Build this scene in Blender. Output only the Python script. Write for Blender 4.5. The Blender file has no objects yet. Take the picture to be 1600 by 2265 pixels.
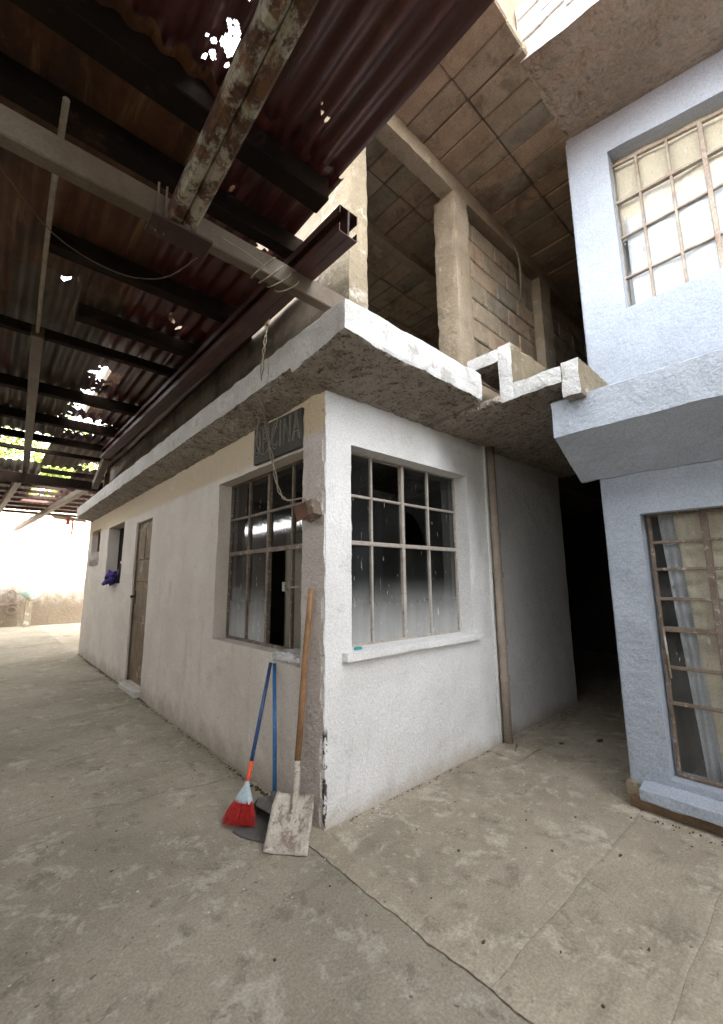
import bpy, bmesh, math, random
from mathutils import Vector, Matrix, noise
R_ = math.radians
random.seed(7)
scene = bpy.context.scene
col = scene.collection

# ------------------------------------------------------------------ camera
cd = bpy.data.cameras.new('camera'); cam = bpy.data.objects.new('camera', cd); col.objects.link(cam)
cd.sensor_fit = 'VERTICAL'; cd.sensor_height = 24.0; cd.lens = 24.0 * 930 / 2265
cd.clip_start = .02; cd.clip_end = 2000
_rt = ((0.746451, 0.101716, 0.657621), (-0.665385, 0.126914, 0.735633), (-0.008636, -0.986685, 0.162416))
m = Matrix([[r[0], -r[1], -r[2]] for r in _rt]).to_4x4()
m.translation = Vector((-1.589, -2.128, 1.4)); cam.matrix_world = m
scene.camera = cam

# ------------------------------------------------------------------ light
SUN_EL, SUN_AZ = R_(29), R_(148)          # azimuth clockwise from +Y
w = bpy.data.worlds.new('World'); scene.world = w; w.use_nodes = True
nt = w.node_tree; nt.nodes.clear()
sky = nt.nodes.new('ShaderNodeTexSky'); sky.sky_type = 'NISHITA'; sky.sun_disc = False
sky.sun_elevation = SUN_EL; sky.sun_rotation = SUN_AZ
sky.air_density = 1.0; sky.dust_density = 1.5; sky.ozone_density = 1.0
hs = nt.nodes.new('ShaderNodeHueSaturation'); hs.inputs['Saturation'].default_value = .08
bg = nt.nodes.new('ShaderNodeBackground'); bg.inputs['Strength'].default_value = .15
wo = nt.nodes.new('ShaderNodeOutputWorld')
nt.links.new(sky.outputs[0], hs.inputs['Color']); nt.links.new(hs.outputs[0], bg.inputs[0]); nt.links.new(bg.outputs[0], wo.inputs[0])
sd = bpy.data.lights.new('sun', 'SUN'); sd.energy = 2.0; sd.angle = R_(.5); sd.color = (1, .93, .82)
so = bpy.data.objects.new('sun', sd); col.objects.link(so)
_d = Vector((math.sin(SUN_AZ) * math.cos(SUN_EL), math.cos(SUN_AZ) * math.cos(SUN_EL), math.sin(SUN_EL)))
so.rotation_euler = _d.to_track_quat('Z', 'Y').to_euler(); so.location = (4, -6, 12)
scene.view_settings.view_transform = 'Standard'; scene.view_settings.look = 'None'
scene.view_settings.exposure = 4.05; scene.view_settings.gamma = 1
scene.render.engine = 'CYCLES'
scene.cycles.max_bounces = 10; scene.cycles.diffuse_bounces = 6; scene.cycles.transparent_max_bounces = 12
scene.cycles.use_denoising = True

# ------------------------------------------------------------------ materials
def mat(name, c1, c2=None, sc=2.0, dirt=None, speck=None, streak=None, bump=(40, .3, .01), bump2=None,
        rough=.85, metal=0, spec=.3, fine=.12, band=None, base=None, chip=None, smear=None):
    """procedural surface: two colours by slow noise, then dirt / patches / specks / vertical runs, fine grain, bump"""
    mt = bpy.data.materials.new(name); mt.use_nodes = True
    t = mt.node_tree; n = t.nodes; L = t.links; n.clear()
    out = n.new('ShaderNodeOutputMaterial'); b = n.new('ShaderNodeBsdfPrincipled'); L.new(b.outputs[0], out.inputs[0])
    geo = n.new('ShaderNodeNewGeometry'); P = geo.outputs['Position']
    def nz(scale, det=5, rg=.6, vec=None, dist=0):
        x = n.new('ShaderNodeTexNoise'); x.inputs['Scale'].default_value = scale; x.inputs['Detail'].default_value = det
        x.inputs['Roughness'].default_value = rg; x.inputs['Distortion'].default_value = dist; L.new(vec or P, x.inputs['Vector']); return x.outputs['Fac']
    def ramp(f, a, c):
        r = n.new('ShaderNodeMapRange'); r.inputs[1].default_value = a; r.inputs[2].default_value = c
        r.interpolation_type = 'SMOOTHSTEP'; L.new(f, r.inputs[0]); return r.outputs[0]
    def mul(a, k):
        x = n.new('ShaderNodeMath'); x.operation = 'MULTIPLY'; L.new(a, x.inputs[0])
        if isinstance(k, (int, float)): x.inputs[1].default_value = k
        else: L.new(k, x.inputs[1])
        return x.outputs[0]
    def mix(f, a, c, mode='MIX'):
        x = n.new('ShaderNodeMix'); x.data_type = 'RGBA'; x.blend_type = mode
        if isinstance(f, (int, float)): x.inputs[0].default_value = f
        else: L.new(f, x.inputs[0])
        for s, v in ((6, a), (7, c)):
            if isinstance(v, tuple): x.inputs[s].default_value = (*v[:3], 1)
            else: L.new(v, x.inputs[s])
        return x.outputs[2]
    c2 = c2 or tuple(v * .8 for v in c1)
    cur = mix(ramp(nz(sc, 6, .65), .35, .65), c1, c2)
    if band:                                    # paint of another colour above a height: (z, colour, softness)
        sep = n.new('ShaderNodeSeparateXYZ'); L.new(P, sep.inputs[0])
        for z, c, s in band:
            cur = mix(ramp(sep.outputs[2], z - s, z + s), cur, c)
    if base:                                    # splash dirt near the floor; painted shade on the far wall: (z0, z1, colour, amount)
        sep = n.new('ShaderNodeSeparateXYZ'); L.new(P, sep.inputs[0])
        a = n.new('ShaderNodeMath'); a.operation = 'ADD'; L.new(sep.outputs[2], a.inputs[0]); L.new(mul(nz(5, 5), base[1]), a.inputs[1])
        f = ramp(a.outputs[0], base[0] + base[1] * 1.1, base[0] + base[1] * .4)
        cur = mix(mul(f, base[3]), cur, base[2])
    for dd in (dirt or []):                     # (colour, lo, hi, scale, amount)
        cur = mix(mul(ramp(nz(dd[3], 8, .7, dist=.4), dd[1], dd[2]), dd[4]), cur, dd[0])
    for s in (streak or []):                    # (colour, lo, hi, scale, amount) runs down the face
        mp = n.new('ShaderNodeMapping'); mp.inputs['Scale'].default_value = (1, 1, .16); L.new(P, mp.inputs[0])
        cur = mix(mul(ramp(nz(s[3], 5, .6, mp.outputs[0]), s[1], s[2]), s[4]), cur, s[0])
    for s in (smear or []):                     # long scuffs dragged across a floor
        mp = n.new('ShaderNodeMapping'); mp.inputs['Scale'].default_value = (1.6, .16, 1) if len(s) > 5 else (.22, 1.3, 1); mp.inputs['Rotation'].default_value = (0, 0, 0 if len(s) > 5 else .12); L.new(P, mp.inputs[0])
        cur = mix(mul(ramp(nz(s[3], 7, .65, mp.outputs[0], .6), s[1], s[2]), s[4]), cur, s[0])
    for s in (speck or []):
        cur = mix(mul(ramp(nz(s[3], 2, .5), s[1], s[2]), s[4]), cur, s[0])
    if chip:                                    # coat torn off near an arris: (x max, y max, z max, colour)
        sep = n.new('ShaderNodeSeparateXYZ'); L.new(P, sep.inputs[0])
        f = mul(mul(ramp(sep.outputs[0], chip[0], chip[0] * .6), ramp(sep.outputs[1], chip[1], chip[1] * .6)), ramp(sep.outputs[2], chip[2], chip[2] - .06))
        cur = mix(mul(ramp(nz(17, 6, .62, dist=.5), .49, .515), f), cur, chip[3])
    g = ramp(nz(90, 3), .3, .7)
    k = n.new('ShaderNodeMapRange'); k.inputs[3].default_value = 1 - fine; k.inputs[4].default_value = 1 + fine; L.new(g, k.inputs[0])
    hv = n.new('ShaderNodeHueSaturation'); L.new(k.outputs[0], hv.inputs['Value']); L.new(cur, hv.inputs['Color'])
    L.new(hv.outputs[0], b.inputs['Base Color'])
    b.inputs['Roughness'].default_value = rough; b.inputs['Metallic'].default_value = metal
    b.inputs['Specular IOR Level'].default_value = spec
    if bump:
        bp = n.new('ShaderNodeBump'); bp.inputs['Strength'].default_value = bump[1]; bp.inputs['Distance'].default_value = bump[2]
        L.new(nz(bump[0], 4, .6), bp.inputs['Height']); last = bp.outputs[0]
        if bump2:
            b2 = n.new('ShaderNodeBump'); b2.inputs['Strength'].default_value = bump2[1]; b2.inputs['Distance'].default_value = bump2[2]
            L.new(nz(bump2[0], 3, .55), b2.inputs['Height']); L.new(last, b2.inputs['Normal']); last = b2.outputs[0]
        L.new(last, b.inputs['Normal'])
    return mt

M = {}
M['white'] = mat('white_wall_paint', (.78, .78, .775), (.71, .71, .70), 1.6, dirt=[((.48, .46, .43), .58, .75, 3, .4), ((.56, .54, .50), .55, .75, .9, .4), ((.36, .33, .29), .66, .74, 7, .4)],
                 base=(.0, .26, (.42, .36, .28), .7), speck=[((.35, .32, .28), .72, .78, 26, .5)], streak=[((.55, .54, .52), .58, .75, 9, .3)],
                 chip=(.034, .030, .56, (.07, .062, .054)), bump=(40, .65, .012), bump2=(7, .4, .03), rough=.8)
M['cream'] = mat('dirty_cream_wall_paint', (.72, .665, .60), (.64, .585, .52), 1.3,
                 dirt=[((.46, .40, .33), .56, .76, 2.2, .55), ((.76, .73, .69), .58, .72, 4, .45), ((.42, .36, .29), .6, .72, 9, .35)],
                 streak=[((.46, .40, .33), .54, .76, 5, .4)], band=[(2.37, (.60, .50, .36), .03)],
                 base=(.0, .42, (.33, .28, .22), .75), speck=[((.2, .17, .14), .73, .78, 17, .6)], bump=(30, .5, .01), bump2=(8, .4, .018), rough=.85)
M['cornerp'] = mat('rough_corner_plaster', (.62, .56, .515), (.54, .485, .44), 2.2, dirt=[((.36, .31, .26), .56, .72, 4, .5)],
                   streak=[((.40, .34, .28), .56, .74, 9, .5)], band=[(2.40, (.60, .48, .33), .04)],
                   speck=[((.18, .15, .12), .7, .75, 20, .6)], chip=(.034, .022, .56, (.07, .062, .054)), bump=(34, .9, .02), bump2=(11, .8, .03), rough=.9)
M['white_arris'] = mat('chipped_white_wall_paint', (.74, .74, .735), (.67, .67, .665), 1.6, dirt=[((.5, .48, .45), .6, .75, 3, .35)], chip=(.034, .030, .56, (.07, .062, .054)), base=(.0, .22, (.5, .44, .36), .6), bump=(34, .9, .016), bump2=(10, .7, .03))
M['slabw'] = mat('whitewashed_slab_edge', (.58, .58, .57), (.50, .495, .48), 3, dirt=[((.27, .25, .22), .56, .66, 6, .65), ((.36, .345, .32), .54, .68, 2.2, .5)],
                 speck=[((.2, .18, .16), .68, .74, 34, .6)], bump=(30, .6, .015), bump2=(90, .5, .006), rough=.85)
M['slabg'] = mat('dirty_slab_edge', (.62, .60, .57), (.54, .515, .48), 2.5, dirt=[((.28, .25, .22), .6, .68, 6, .65), ((.72, .71, .69), .56, .66, 3, .6)],
                 speck=[((.15, .13, .11), .66, .74, 34, .6)], bump=(30, .7, .015), rough=.9)
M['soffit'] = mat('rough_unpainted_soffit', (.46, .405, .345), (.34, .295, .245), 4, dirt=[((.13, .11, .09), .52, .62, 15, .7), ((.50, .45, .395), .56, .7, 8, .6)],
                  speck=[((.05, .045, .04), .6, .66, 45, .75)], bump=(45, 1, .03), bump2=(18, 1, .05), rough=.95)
M['conc'] = mat('bare_concrete', (0.266, 0.217, 0.156), (0.198, 0.156, 0.106), 2.5, dirt=[((.17, .13, .09), .54, .70, 4, .7), ((.52, .48, .41), .58, .7, 6, .5)],
                streak=[((.27, .22, .16), .56, .72, 10, .5)], speck=[((.12, .1, .08), .7, .75, 30, .6)], bump=(30, .7, .015), rough=.9)
M['concpale'] = mat('pale_warm_concrete', (0.220, 0.182, 0.125), (0.167, 0.135, 0.091), 2.5, dirt=[((.34, .28, .21), .58, .72, 5, .6), ((.68, .65, .58), .55, .7, 4, .6)],
                    streak=[((.38, .32, .24), .57, .72, 12, .5)], speck=[((.15, .12, .1), .7, .75, 30, .6)], bump=(30, .7, .015), rough=.9)  # warm concrete with paler patches of its own
M['mortar'] = mat('dark_mortar', (0.144, 0.114, 0.084), (0.084, 0.065, 0.047), 3, bump=(60, .6, .01), rough=.95)
BLK = []
for i, (a, b_) in enumerate([((0.312, 0.255, 0.182), (0.228, 0.182, 0.129)), ((0.342, 0.258, 0.182), (0.258, 0.194, 0.133)), ((0.251, 0.217, 0.163), (0.179, 0.152, 0.114)), ((0.357, 0.262, 0.182), (0.258, 0.190, 0.129))]):
    BLK.append(mat('concrete_block_face', a, b_, 5 + i, dirt=[((.11, .08, .055), .52, .68, 2.1, .75), ((.13, .10, .07), .54, .66, 5.5, .6), ((0.334, 0.289, 0.220), .6, .72, 7, .45), ((.16, .12, .085), .58, .68, 14, .5)],
                   speck=[((.1, .08, .06), .68, .74, 60, .5)], bump=(55, .6, .012), rough=.95))
M['blue'] = mat('pale_blue_wall_paint', (0.377, 0.419, 0.483), (0.336, 0.373, 0.432), 1.8, dirt=[((.31, .325, .36), .56, .74, 2.4, .55), ((.45, .49, .55), .56, .7, 1.1, .5), ((.27, .275, .29), .62, .72, 8, .4)],
                speck=[((.25, .26, .3), .72, .77, 22, .5)], streak=[((.38, .41, .47), .58, .75, 8, .35)], base=(.0, .2, (.36, .33, .29), .55),
                bump=(36, .5, .012), bump2=(12, .5, .02), rough=.8)
M['bluew'] = mat('blue_white_ledge_paint', (0.409, 0.451, 0.507), (.37, .41, .465), 3, dirt=[((.36, .37, .38), .58, .72, 6, .5)],
                 speck=[((.3, .29, .27), .7, .75, 30, .6)], bump=(36, .6, .015), rough=.8)
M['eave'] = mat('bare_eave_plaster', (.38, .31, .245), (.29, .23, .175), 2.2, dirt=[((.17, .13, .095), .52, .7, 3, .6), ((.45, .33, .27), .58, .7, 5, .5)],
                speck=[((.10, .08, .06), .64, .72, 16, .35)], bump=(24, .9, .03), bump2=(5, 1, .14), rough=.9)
def gmat(nm, k, tint=(1, 1, 1)):
    c = lambda *v: tuple(a * k * b for a, b in zip(v, tint))
    return mat(nm, c(.40, .36, .295), c(.29, .257, .205), .9,
                  dirt=[(c(.16, .142, .112), .52, .74, 1.3, .65), (c(.54, .50, .43), .53, .64, 3.6, .65), (c(.19, .168, .135), .55, .64, 7, .6), (c(.55, .52, .46), .56, .66, 13, .5), (c(.17, .15, .12), .60, .66, 21, .55), (c(.56, .53, .47), .60, .66, 44, .4)],
                  speck=[((.09, .08, .068), .70, .75, 24, .75), ((.66, .64, .6), .74, .78, 30, .6)], bump=(24, .28, .010), bump2=(110, .25, .003),
                  smear=[(c(.20, .18, .145), .55, .70, 2.2, .55), (c(.50, .465, .40), .56, .72, 4, .3)], rough=.8, spec=.35, fine=.16)
M['ground'] = gmat('stained_concrete_floor', 1.04, (1.03, 1, .955)); M['ground_old_shaded'] = gmat('older_shade_darkened_concrete_floor', .84, (1.0, 1, .96))  # older left slabs, darkened further for the shade under the roof
M['earth'] = mat('packed_earth', (.22, .18, .13), (.16, .13, .09), 1, bump=(8, .5, .05), rough=.95)
M['red'] = mat('dark_red_rusty_sheet', (0.092, 0.020, 0.017), (0.058, 0.014, 0.012), 1.6, dirt=[((.12, .05, .025), .6, .72, 3, .5), ((.04, .014, .012), .56, .7, 6, .5)],
               speck=[((.3, .25, .2), .77, .8, 60, .4)], bump=(50, .2, .004), smear=[((.03, .012, .010), .50, .66, 6, .65, 'y'), ((.20, .085, .045), .60, .72, 9, .5, 'y')], rough=.36, spec=.6)
M['rust'] = mat('orange_rusty_sheet', (0.116, 0.044, 0.018), (0.054, 0.022, 0.010), 2.5, dirt=[((0.204, 0.136, 0.068), .57, .7, 4, .5), ((.06, .03, .02), .55, .7, 6, .6)],
                bump=(50, .25, .004), smear=[((.04, .018, .010), .50, .64, 6, .7, 'y'), ((0.231, 0.129, 0.061), .58, .70, 8, .6, 'y')], rough=.6, spec=.4)
M['grey_sheet'] = mat('weathered_grey_brown_sheet', (0.088, 0.060, 0.034), (0.044, 0.028, 0.017), 2.5, dirt=[((0.177, 0.136, 0.082), .56, .7, 7, .5), ((.09, .03, .02), .55, .7, 3, .6)],
                      bump=(50, .25, .004), smear=[((.05, .028, .018), .50, .64, 6, .65, 'y'), ((0.218, 0.184, 0.122), .58, .70, 8, .55, 'y')], rough=.5, spec=.5)
M['dark'] = mat('dark_brown_timber', (.020, .012, .008), (.012, .008, .006), 4, dirt=[((.075, .036, .02), .57, .70, 6, .6)], bump=(40, .4, .006), rough=.85, spec=.1)  # near-black timber with browner patches
M['brownsteel'] = mat('dull_brown_steel', (.12, .075, .045), (.08, .05, .03), 5, dirt=[((.17, .12, .075), .58, .7, 9, .5)], bump=(40, .3, .005), rough=.6, spec=.4)
M['redsteel'] = mat('red_primer_steel', (.085, .035, .026), (.055, .023, .018), 5, dirt=[((.20, .12, .08), .58, .7, 9, .4)], bump=(40, .3, .004), rough=.55, spec=.4)
M['greysteel'] = mat('grey_primer_steel', (0.143, 0.116, 0.088), (0.088, 0.060, 0.035), 1.6, dirt=[((.14, .075, .04), .54, .66, 5, .6), ((.07, .045, .03), .58, .68, 9, .5)], bump=(40, .25, .004), rough=.55, spec=.4)
M['flake'] = mat('flaking_white_paint_on_rust', (.075, .038, .02), (.045, .022, .013), 6, dirt=[((.36, .33, .255), .47, .56, 5, .85), ((.13, .058, .025), .51, .60, 13, .85), ((.035, .02, .013), .56, .66, 9, .7)],
                 bump=(60, .5, .006), rough=.65)
M['darkrust'] = mat('dark_rusted_plate', (.06, .028, .02), (.04, .02, .016), 6, dirt=[((.14, .07, .035), .58, .7, 12, .6)], bump=(50, .3, .004), rough=.6)
M['pipe'] = mat('peeling_brown_pipe', (.40, .335, .275), (.32, .265, .215), 4, dirt=[((.62, .58, .53), .62, .67, 18, .7)], bump=(40, .3, .004), rough=.6)
M['frame'] = mat('brown_window_steel', (.20, .155, .12), (.13, .095, .07), 9, dirt=[((.42, .39, .34), .55, .62, 22, .7)], bump=(70, .4, .004), rough=.6)
M['framew'] = mat('pale_paint_window_steel', (.46, .42, .37), (.36, .32, .28), 9, dirt=[((.20, .13, .085), .57, .63, 25, .7)], bump=(70, .4, .004), rough=.6)
M['frameo'] = mat('rusty_ochre_window_steel', (.36, .325, .265), (.27, .215, .17), 9, dirt=[((.20, .10, .075), .52, .62, 12, .55)], bump=(70, .4, .004), rough=.6)
M['door'] = mat('weathered_brown_door', (.20, .145, .09), (.13, .085, .05), 3.5, dirt=[((.42, .35, .25), .53, .66, 4, .7), ((.12, .075, .045), .56, .66, 6, .6)], bump=(40, .4, .006), rough=.7, spec=.3)
M['black'] = mat('black_plastic', (.018, .018, .02), (.012, .012, .013), 5, bump=(50, .1, .002), rough=.5)
M['shade_tone'] = mat('shade_toned_inner_wall', (.10, .09, .08), (.06, .055, .05), 2, bump=(30, .4, .01), rough=.9)  # dark colour stands in for shade inside the enclosed passage
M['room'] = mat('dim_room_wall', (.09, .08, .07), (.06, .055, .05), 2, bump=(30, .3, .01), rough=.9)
M['board'] = mat('cream_partition_board', (.62, .56, .44), (.52, .46, .36), 2, bump=(30, .2, .005), rough=.7)
M['steelblue'] = mat('blue_broom_stick', (.03, .075, .19), (.02, .05, .14), 9, dirt=[((.13, .14, .16), .58, .68, 14, .5)], speck=[((.3, .31, .32), .68, .74, 55, .6)], bump=(60, .2, .002), rough=.4, spec=.5)
M['brightblue'] = mat('bright_blue_stick', (.03, .17, .40), (.022, .12, .30), 8, dirt=[((.13, .17, .2), .60, .70, 12, .5)], speck=[((.3, .34, .38), .69, .75, 50, .5)], bump=(60, .15, .002), rough=.35, spec=.5)
M['redbristle'] = mat('red_bristles', (.58, .05, .045), (.30, .02, .018), 60, bump=None, rough=.5)
M['orange'] = mat('orange_red_sleeve', (.62, .09, .03), (.5, .06, .03), 20, dirt=[((.6, .35, .05), .6, .65, 30, .6)], bump=None, rough=.4)
M['greycap'] = mat('grey_blue_plastic', (.36, .45, .49), (.31, .39, .43), 10, bump=(60, .1, .002), rough=.4, spec=.5)
M['panplastic'] = mat('dusty_dark_grey_plastic', (.13, .125, .115), (.095, .09, .083), 9, dirt=[((.27, .25, .22), .52, .68, 10, .6)], bump=(60, .2, .003), rough=.55)
M['wood'] = mat('worn_wood_handle', (.30, .17, .085), (.22, .12, .06), 8, dirt=[((.38, .27, .17), .55, .7, 12, .5)], streak=[((.15, .08, .045), .58, .68, 50, .6)], bump=(60, .3, .003), rough=.6)
M['shovel'] = mat('cement_crusted_steel', (.50, .455, .39), (.38, .34, .285), 8, dirt=[((.20, .15, .115), .50, .60, 11, .8), ((.62, .59, .53), .56, .64, 8, .6), ((.16, .12, .09), .56, .62, 25, .6)], bump=(45, .6, .006), rough=.75)
M['purple'] = mat('purple_cloth', (.075, .045, .24), (.05, .03, .17), 12, bump=(90, .5, .004), rough=.9)
M['teal'] = mat('teal_plastic', (.05, .42, .42), (.04, .34, .34), 20, bump=None, rough=.3)
M['pot'] = mat('white_painted_pot', (.66, .60, .56), (.5, .45, .41), 14, dirt=[((.3, .27, .26), .6, .66, 18, .5)], bump=(60, .3, .003), rough=.6)
M['cable'] = mat('dusty_pale_cable', (.34, .29, .22), (.25, .21, .155), 15, bump=None, rough=.7)
M['cloth'] = mat('cream_curtain', (.58, .51, .385), (.52, .455, .34), 3, bump=(140, .3, .002), rough=.9)
M['clothw'] = mat('white_curtain', (.50, .515, .54), (.44, .455, .48), 3, bump=(140, .3, .002), rough=.9)
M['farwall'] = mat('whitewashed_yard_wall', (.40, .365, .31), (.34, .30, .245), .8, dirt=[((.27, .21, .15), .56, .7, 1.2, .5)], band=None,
                   base=(.75, 1.1, (.13, .095, .06), .9), streak=[((.5, .42, .32), .58, .72, 3, .5)], bump=(14, .6, .03), rough=.9)  # dark lower zone is the roof's shade painted into the colour
M['graf'] = mat('brown_paint_strokes', (.24, .17, .13), (.2, .14, .11), 8, bump=None, rough=.8)
M['sack'] = mat('pale_green_striped_sack', (.62, .66, .6), (.28, .47, .42), 7, bump=(30, .4, .01), rough=.9)
M['sign'] = mat('dark_sign_board', (.075, .07, .062), (.055, .05, .045), 6, dirt=[((.2, .17, .13), .6, .7, 9, .4)], bump=(40, .3, .004), rough=.7)
M['letter'] = mat('faded_grey_lettering', (.24, .225, .195), (.19, .18, .155), 14, bump=None, rough=.8)
M['leaf'] = mat('yellow_green_leaves', (.10, .145, .022), (.14, .17, .03), 1.5, bump=None, rough=.6)
M['bark'] = mat('tree_bark', (.12, .09, .065), (.08, .06, .04), 6, bump=(20, .8, .02), rough=.9)
M['brick'] = mat('broken_red_brick', (.42, .16, .10), (.32, .12, .08), 8, bump=(60, .6, .01), rough=.9)
M['chip'] = mat('bare_grey_chipped_plaster', (.12, .105, .09), (.08, .07, .06), 12, bump=(60, .9, .01), rough=.95)
M['litter'] = mat('dry_leaf_litter', (.10, .07, .045), (.06, .045, .03), 12, bump=None, rough=.9)
M['fleck'] = mat('white_paint_fleck', (.66, .64, .6), (.55, .53, .5), 12, bump=None, rough=.8)
M['terr'] = mat('dirty_kerb', (.20, .13, .075), (.14, .095, .06), 5, dirt=[((.3, .24, .18), .58, .7, 6, .5)], bump=(40, .6, .01), rough=.9)

def glass(name, tint, haze=None, dustamt=.12):
    """window glass: clear + reflection, with a thin dusty film and old paint spatter; (z0, z1) is the height range of a painted pale haze"""
    mt = bpy.data.materials.new(name); mt.use_nodes = True; t = mt.node_tree; n = t.nodes; L = t.links; n.clear()
    out = n.new('ShaderNodeOutputMaterial')
    tr = n.new('ShaderNodeBsdfTransparent'); tr.inputs[0].default_value = (*tint, 1)
    gl = n.new('ShaderNodeBsdfGlossy'); gl.inputs['Roughness'].default_value = .06; gl.inputs[0].default_value = (.9, .9, .9, 1)
    fr = n.new('ShaderNodeFresnel'); fr.inputs[0].default_value = 1.6
    g0 = n.new('ShaderNodeNewGeometry'); bf = n.new('ShaderNodeMath'); bf.operation = 'SUBTRACT'; bf.inputs[0].default_value = 1; L.new(g0.outputs['Backfacing'], bf.inputs[1])
    ff = n.new('ShaderNodeMath'); ff.operation = 'MULTIPLY'; L.new(fr.outputs[0], ff.inputs[0]); L.new(bf.outputs[0], ff.inputs[1])   # reflect at the outer skin only
    mx = n.new('ShaderNodeMixShader'); L.new(ff.outputs[0], mx.inputs[0]); L.new(tr.outputs[0], mx.inputs[1]); L.new(gl.outputs[0], mx.inputs[2])
    df = n.new('ShaderNodeBsdfDiffuse'); df.inputs[0].default_value = (.60, .60, .59, 1)
    geo = n.new('ShaderNodeNewGeometry')
    nz = n.new('ShaderNodeTexNoise'); nz.inputs['Scale'].default_value = 5; nz.inputs['Detail'].default_value = 6; L.new(geo.outputs['Position'], nz.inputs['Vector'])
    mp = n.new('ShaderNodeMapping'); mp.inputs['Scale'].default_value = (1, 1, .22); L.new(geo.outputs['Position'], mp.inputs[0])
    sp = n.new('ShaderNodeTexNoise'); sp.inputs['Scale'].default_value = 42; sp.inputs['Detail'].default_value = 2; L.new(mp.outputs[0], sp.inputs['Vector'])
    r1 = n.new('ShaderNodeMapRange'); r1.inputs[1].default_value = .68; r1.inputs[2].default_value = .74; r1.inputs[4].default_value = .55; L.new(sp.outputs['Fac'], r1.inputs[0])
    r2 = n.new('ShaderNodeMapRange'); r2.inputs[1].default_value = .3; r2.inputs[2].default_value = .75; r2.inputs[3].default_value = dustamt * .5; r2.inputs[4].default_value = dustamt * 1.8; L.new(nz.outputs['Fac'], r2.inputs[0])
    ad = n.new('ShaderNodeMath'); ad.operation = 'MAXIMUM'; L.new(r1.outputs[0], ad.inputs[0]); L.new(r2.outputs[0], ad.inputs[1])
    f = ad.outputs[0]
    if haze:  # pale haze painted onto the lower panes
        sep = n.new('ShaderNodeSeparateXYZ'); L.new(geo.outputs['Position'], sep.inputs[0])
        q = n.new('ShaderNodeMath'); q.operation = 'MULTIPLY_ADD'; q.inputs[1].default_value = .16; L.new(nz.outputs['Fac'], q.inputs[0]); L.new(sep.outputs[2], q.inputs[2])
        r3 = n.new('ShaderNodeMapRange'); r3.interpolation_type = 'SMOOTHSTEP'; r3.inputs[1].default_value = haze[1] + .24; r3.inputs[2].default_value = haze[0] + .05
        r3.inputs[4].default_value = .66; L.new(q.outputs[0], r3.inputs[0])
        sm = n.new('ShaderNodeMapping'); sm.inputs['Scale'].default_value = (1, 1, .12); L.new(geo.outputs['Position'], sm.inputs[0])
        sn = n.new('ShaderNodeTexNoise'); sn.inputs['Scale'].default_value = 13; sn.inputs['Detail'].default_value = 7; L.new(sm.outputs[0], sn.inputs['Vector'])
        r4 = n.new('ShaderNodeMapRange'); r4.inputs[1].default_value = .32; r4.inputs[2].default_value = .62; r4.inputs[3].default_value = .84; L.new(sn.outputs['Fac'], r4.inputs[0])
        a3 = n.new('ShaderNodeMath'); a3.operation = 'MULTIPLY'; L.new(r3.outputs[0], a3.inputs[0]); L.new(r4.outputs[0], a3.inputs[1])
        a2 = n.new('ShaderNodeMath'); a2.operation = 'ADD'; a2.use_clamp = True; L.new(f, a2.inputs[0]); L.new(a3.outputs[0], a2.inputs[1]); f = a2.outputs[0]
    m2 = n.new('ShaderNodeMixShader'); L.new(f, m2.inputs[0]); L.new(mx.outputs[0], m2.inputs[1]); L.new(df.outputs[0], m2.inputs[2])
    L.new(m2.outputs[0], out.inputs[0]); return mt
M['glass'] = glass('dusty_hazed_window_glass', (.55, .56, .55), (.95, 1.30), .010)
M['glass2'] = glass('clean_window_glass', (.97, .98, .98), None, .03)

# ------------------------------------------------------------------ mesh helpers
def obj(name, verts, faces, mats, parent=None, smooth=False, fm=None, bev=0, **props):
    me = bpy.data.meshes.new(name); me.from_pydata([tuple(v) for v in verts], [], faces)
    for x in (mats if isinstance(mats, (list, tuple)) else [mats]): me.materials.append(x)
    if fm:
        for p, i in zip(me.polygons, fm): p.material_index = i
    bm = bmesh.new(); bm.from_mesh(me)
    bmesh.ops.remove_doubles(bm, verts=bm.verts, dist=1e-5)
    bmesh.ops.recalc_face_normals(bm, faces=bm.faces)
    if bev:
        es = [e for e in bm.edges if len(e.link_faces) == 2 and e.calc_face_angle(0) > .6]
        bmesh.ops.bevel(bm, geom=es, offset=bev, segments=1, affect='EDGES', profile=.5)
    bm.to_mesh(me); bm.free()
    if smooth:
        for p in me.polygons: p.use_smooth = True
    o = bpy.data.objects.new(name, me); col.objects.link(o)
    if parent is not None: o.parent = parent
    for k, v in props.items(): o[k] = v
    return o

def thing(name, label, cat, loc=(0, 0, 0), group=None):
    o = bpy.data.objects.new(name, None); col.objects.link(o); o.location = loc; o.empty_display_size = .1
    o['label'] = label; o['category'] = cat
    if group: o['group'] = group
    if any(loc): bpy.context.view_layer.update()
    return o

def tag(o, label, cat, group=None):
    o['label'] = label; o['category'] = cat
    if group: o['group'] = group
    return o

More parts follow.
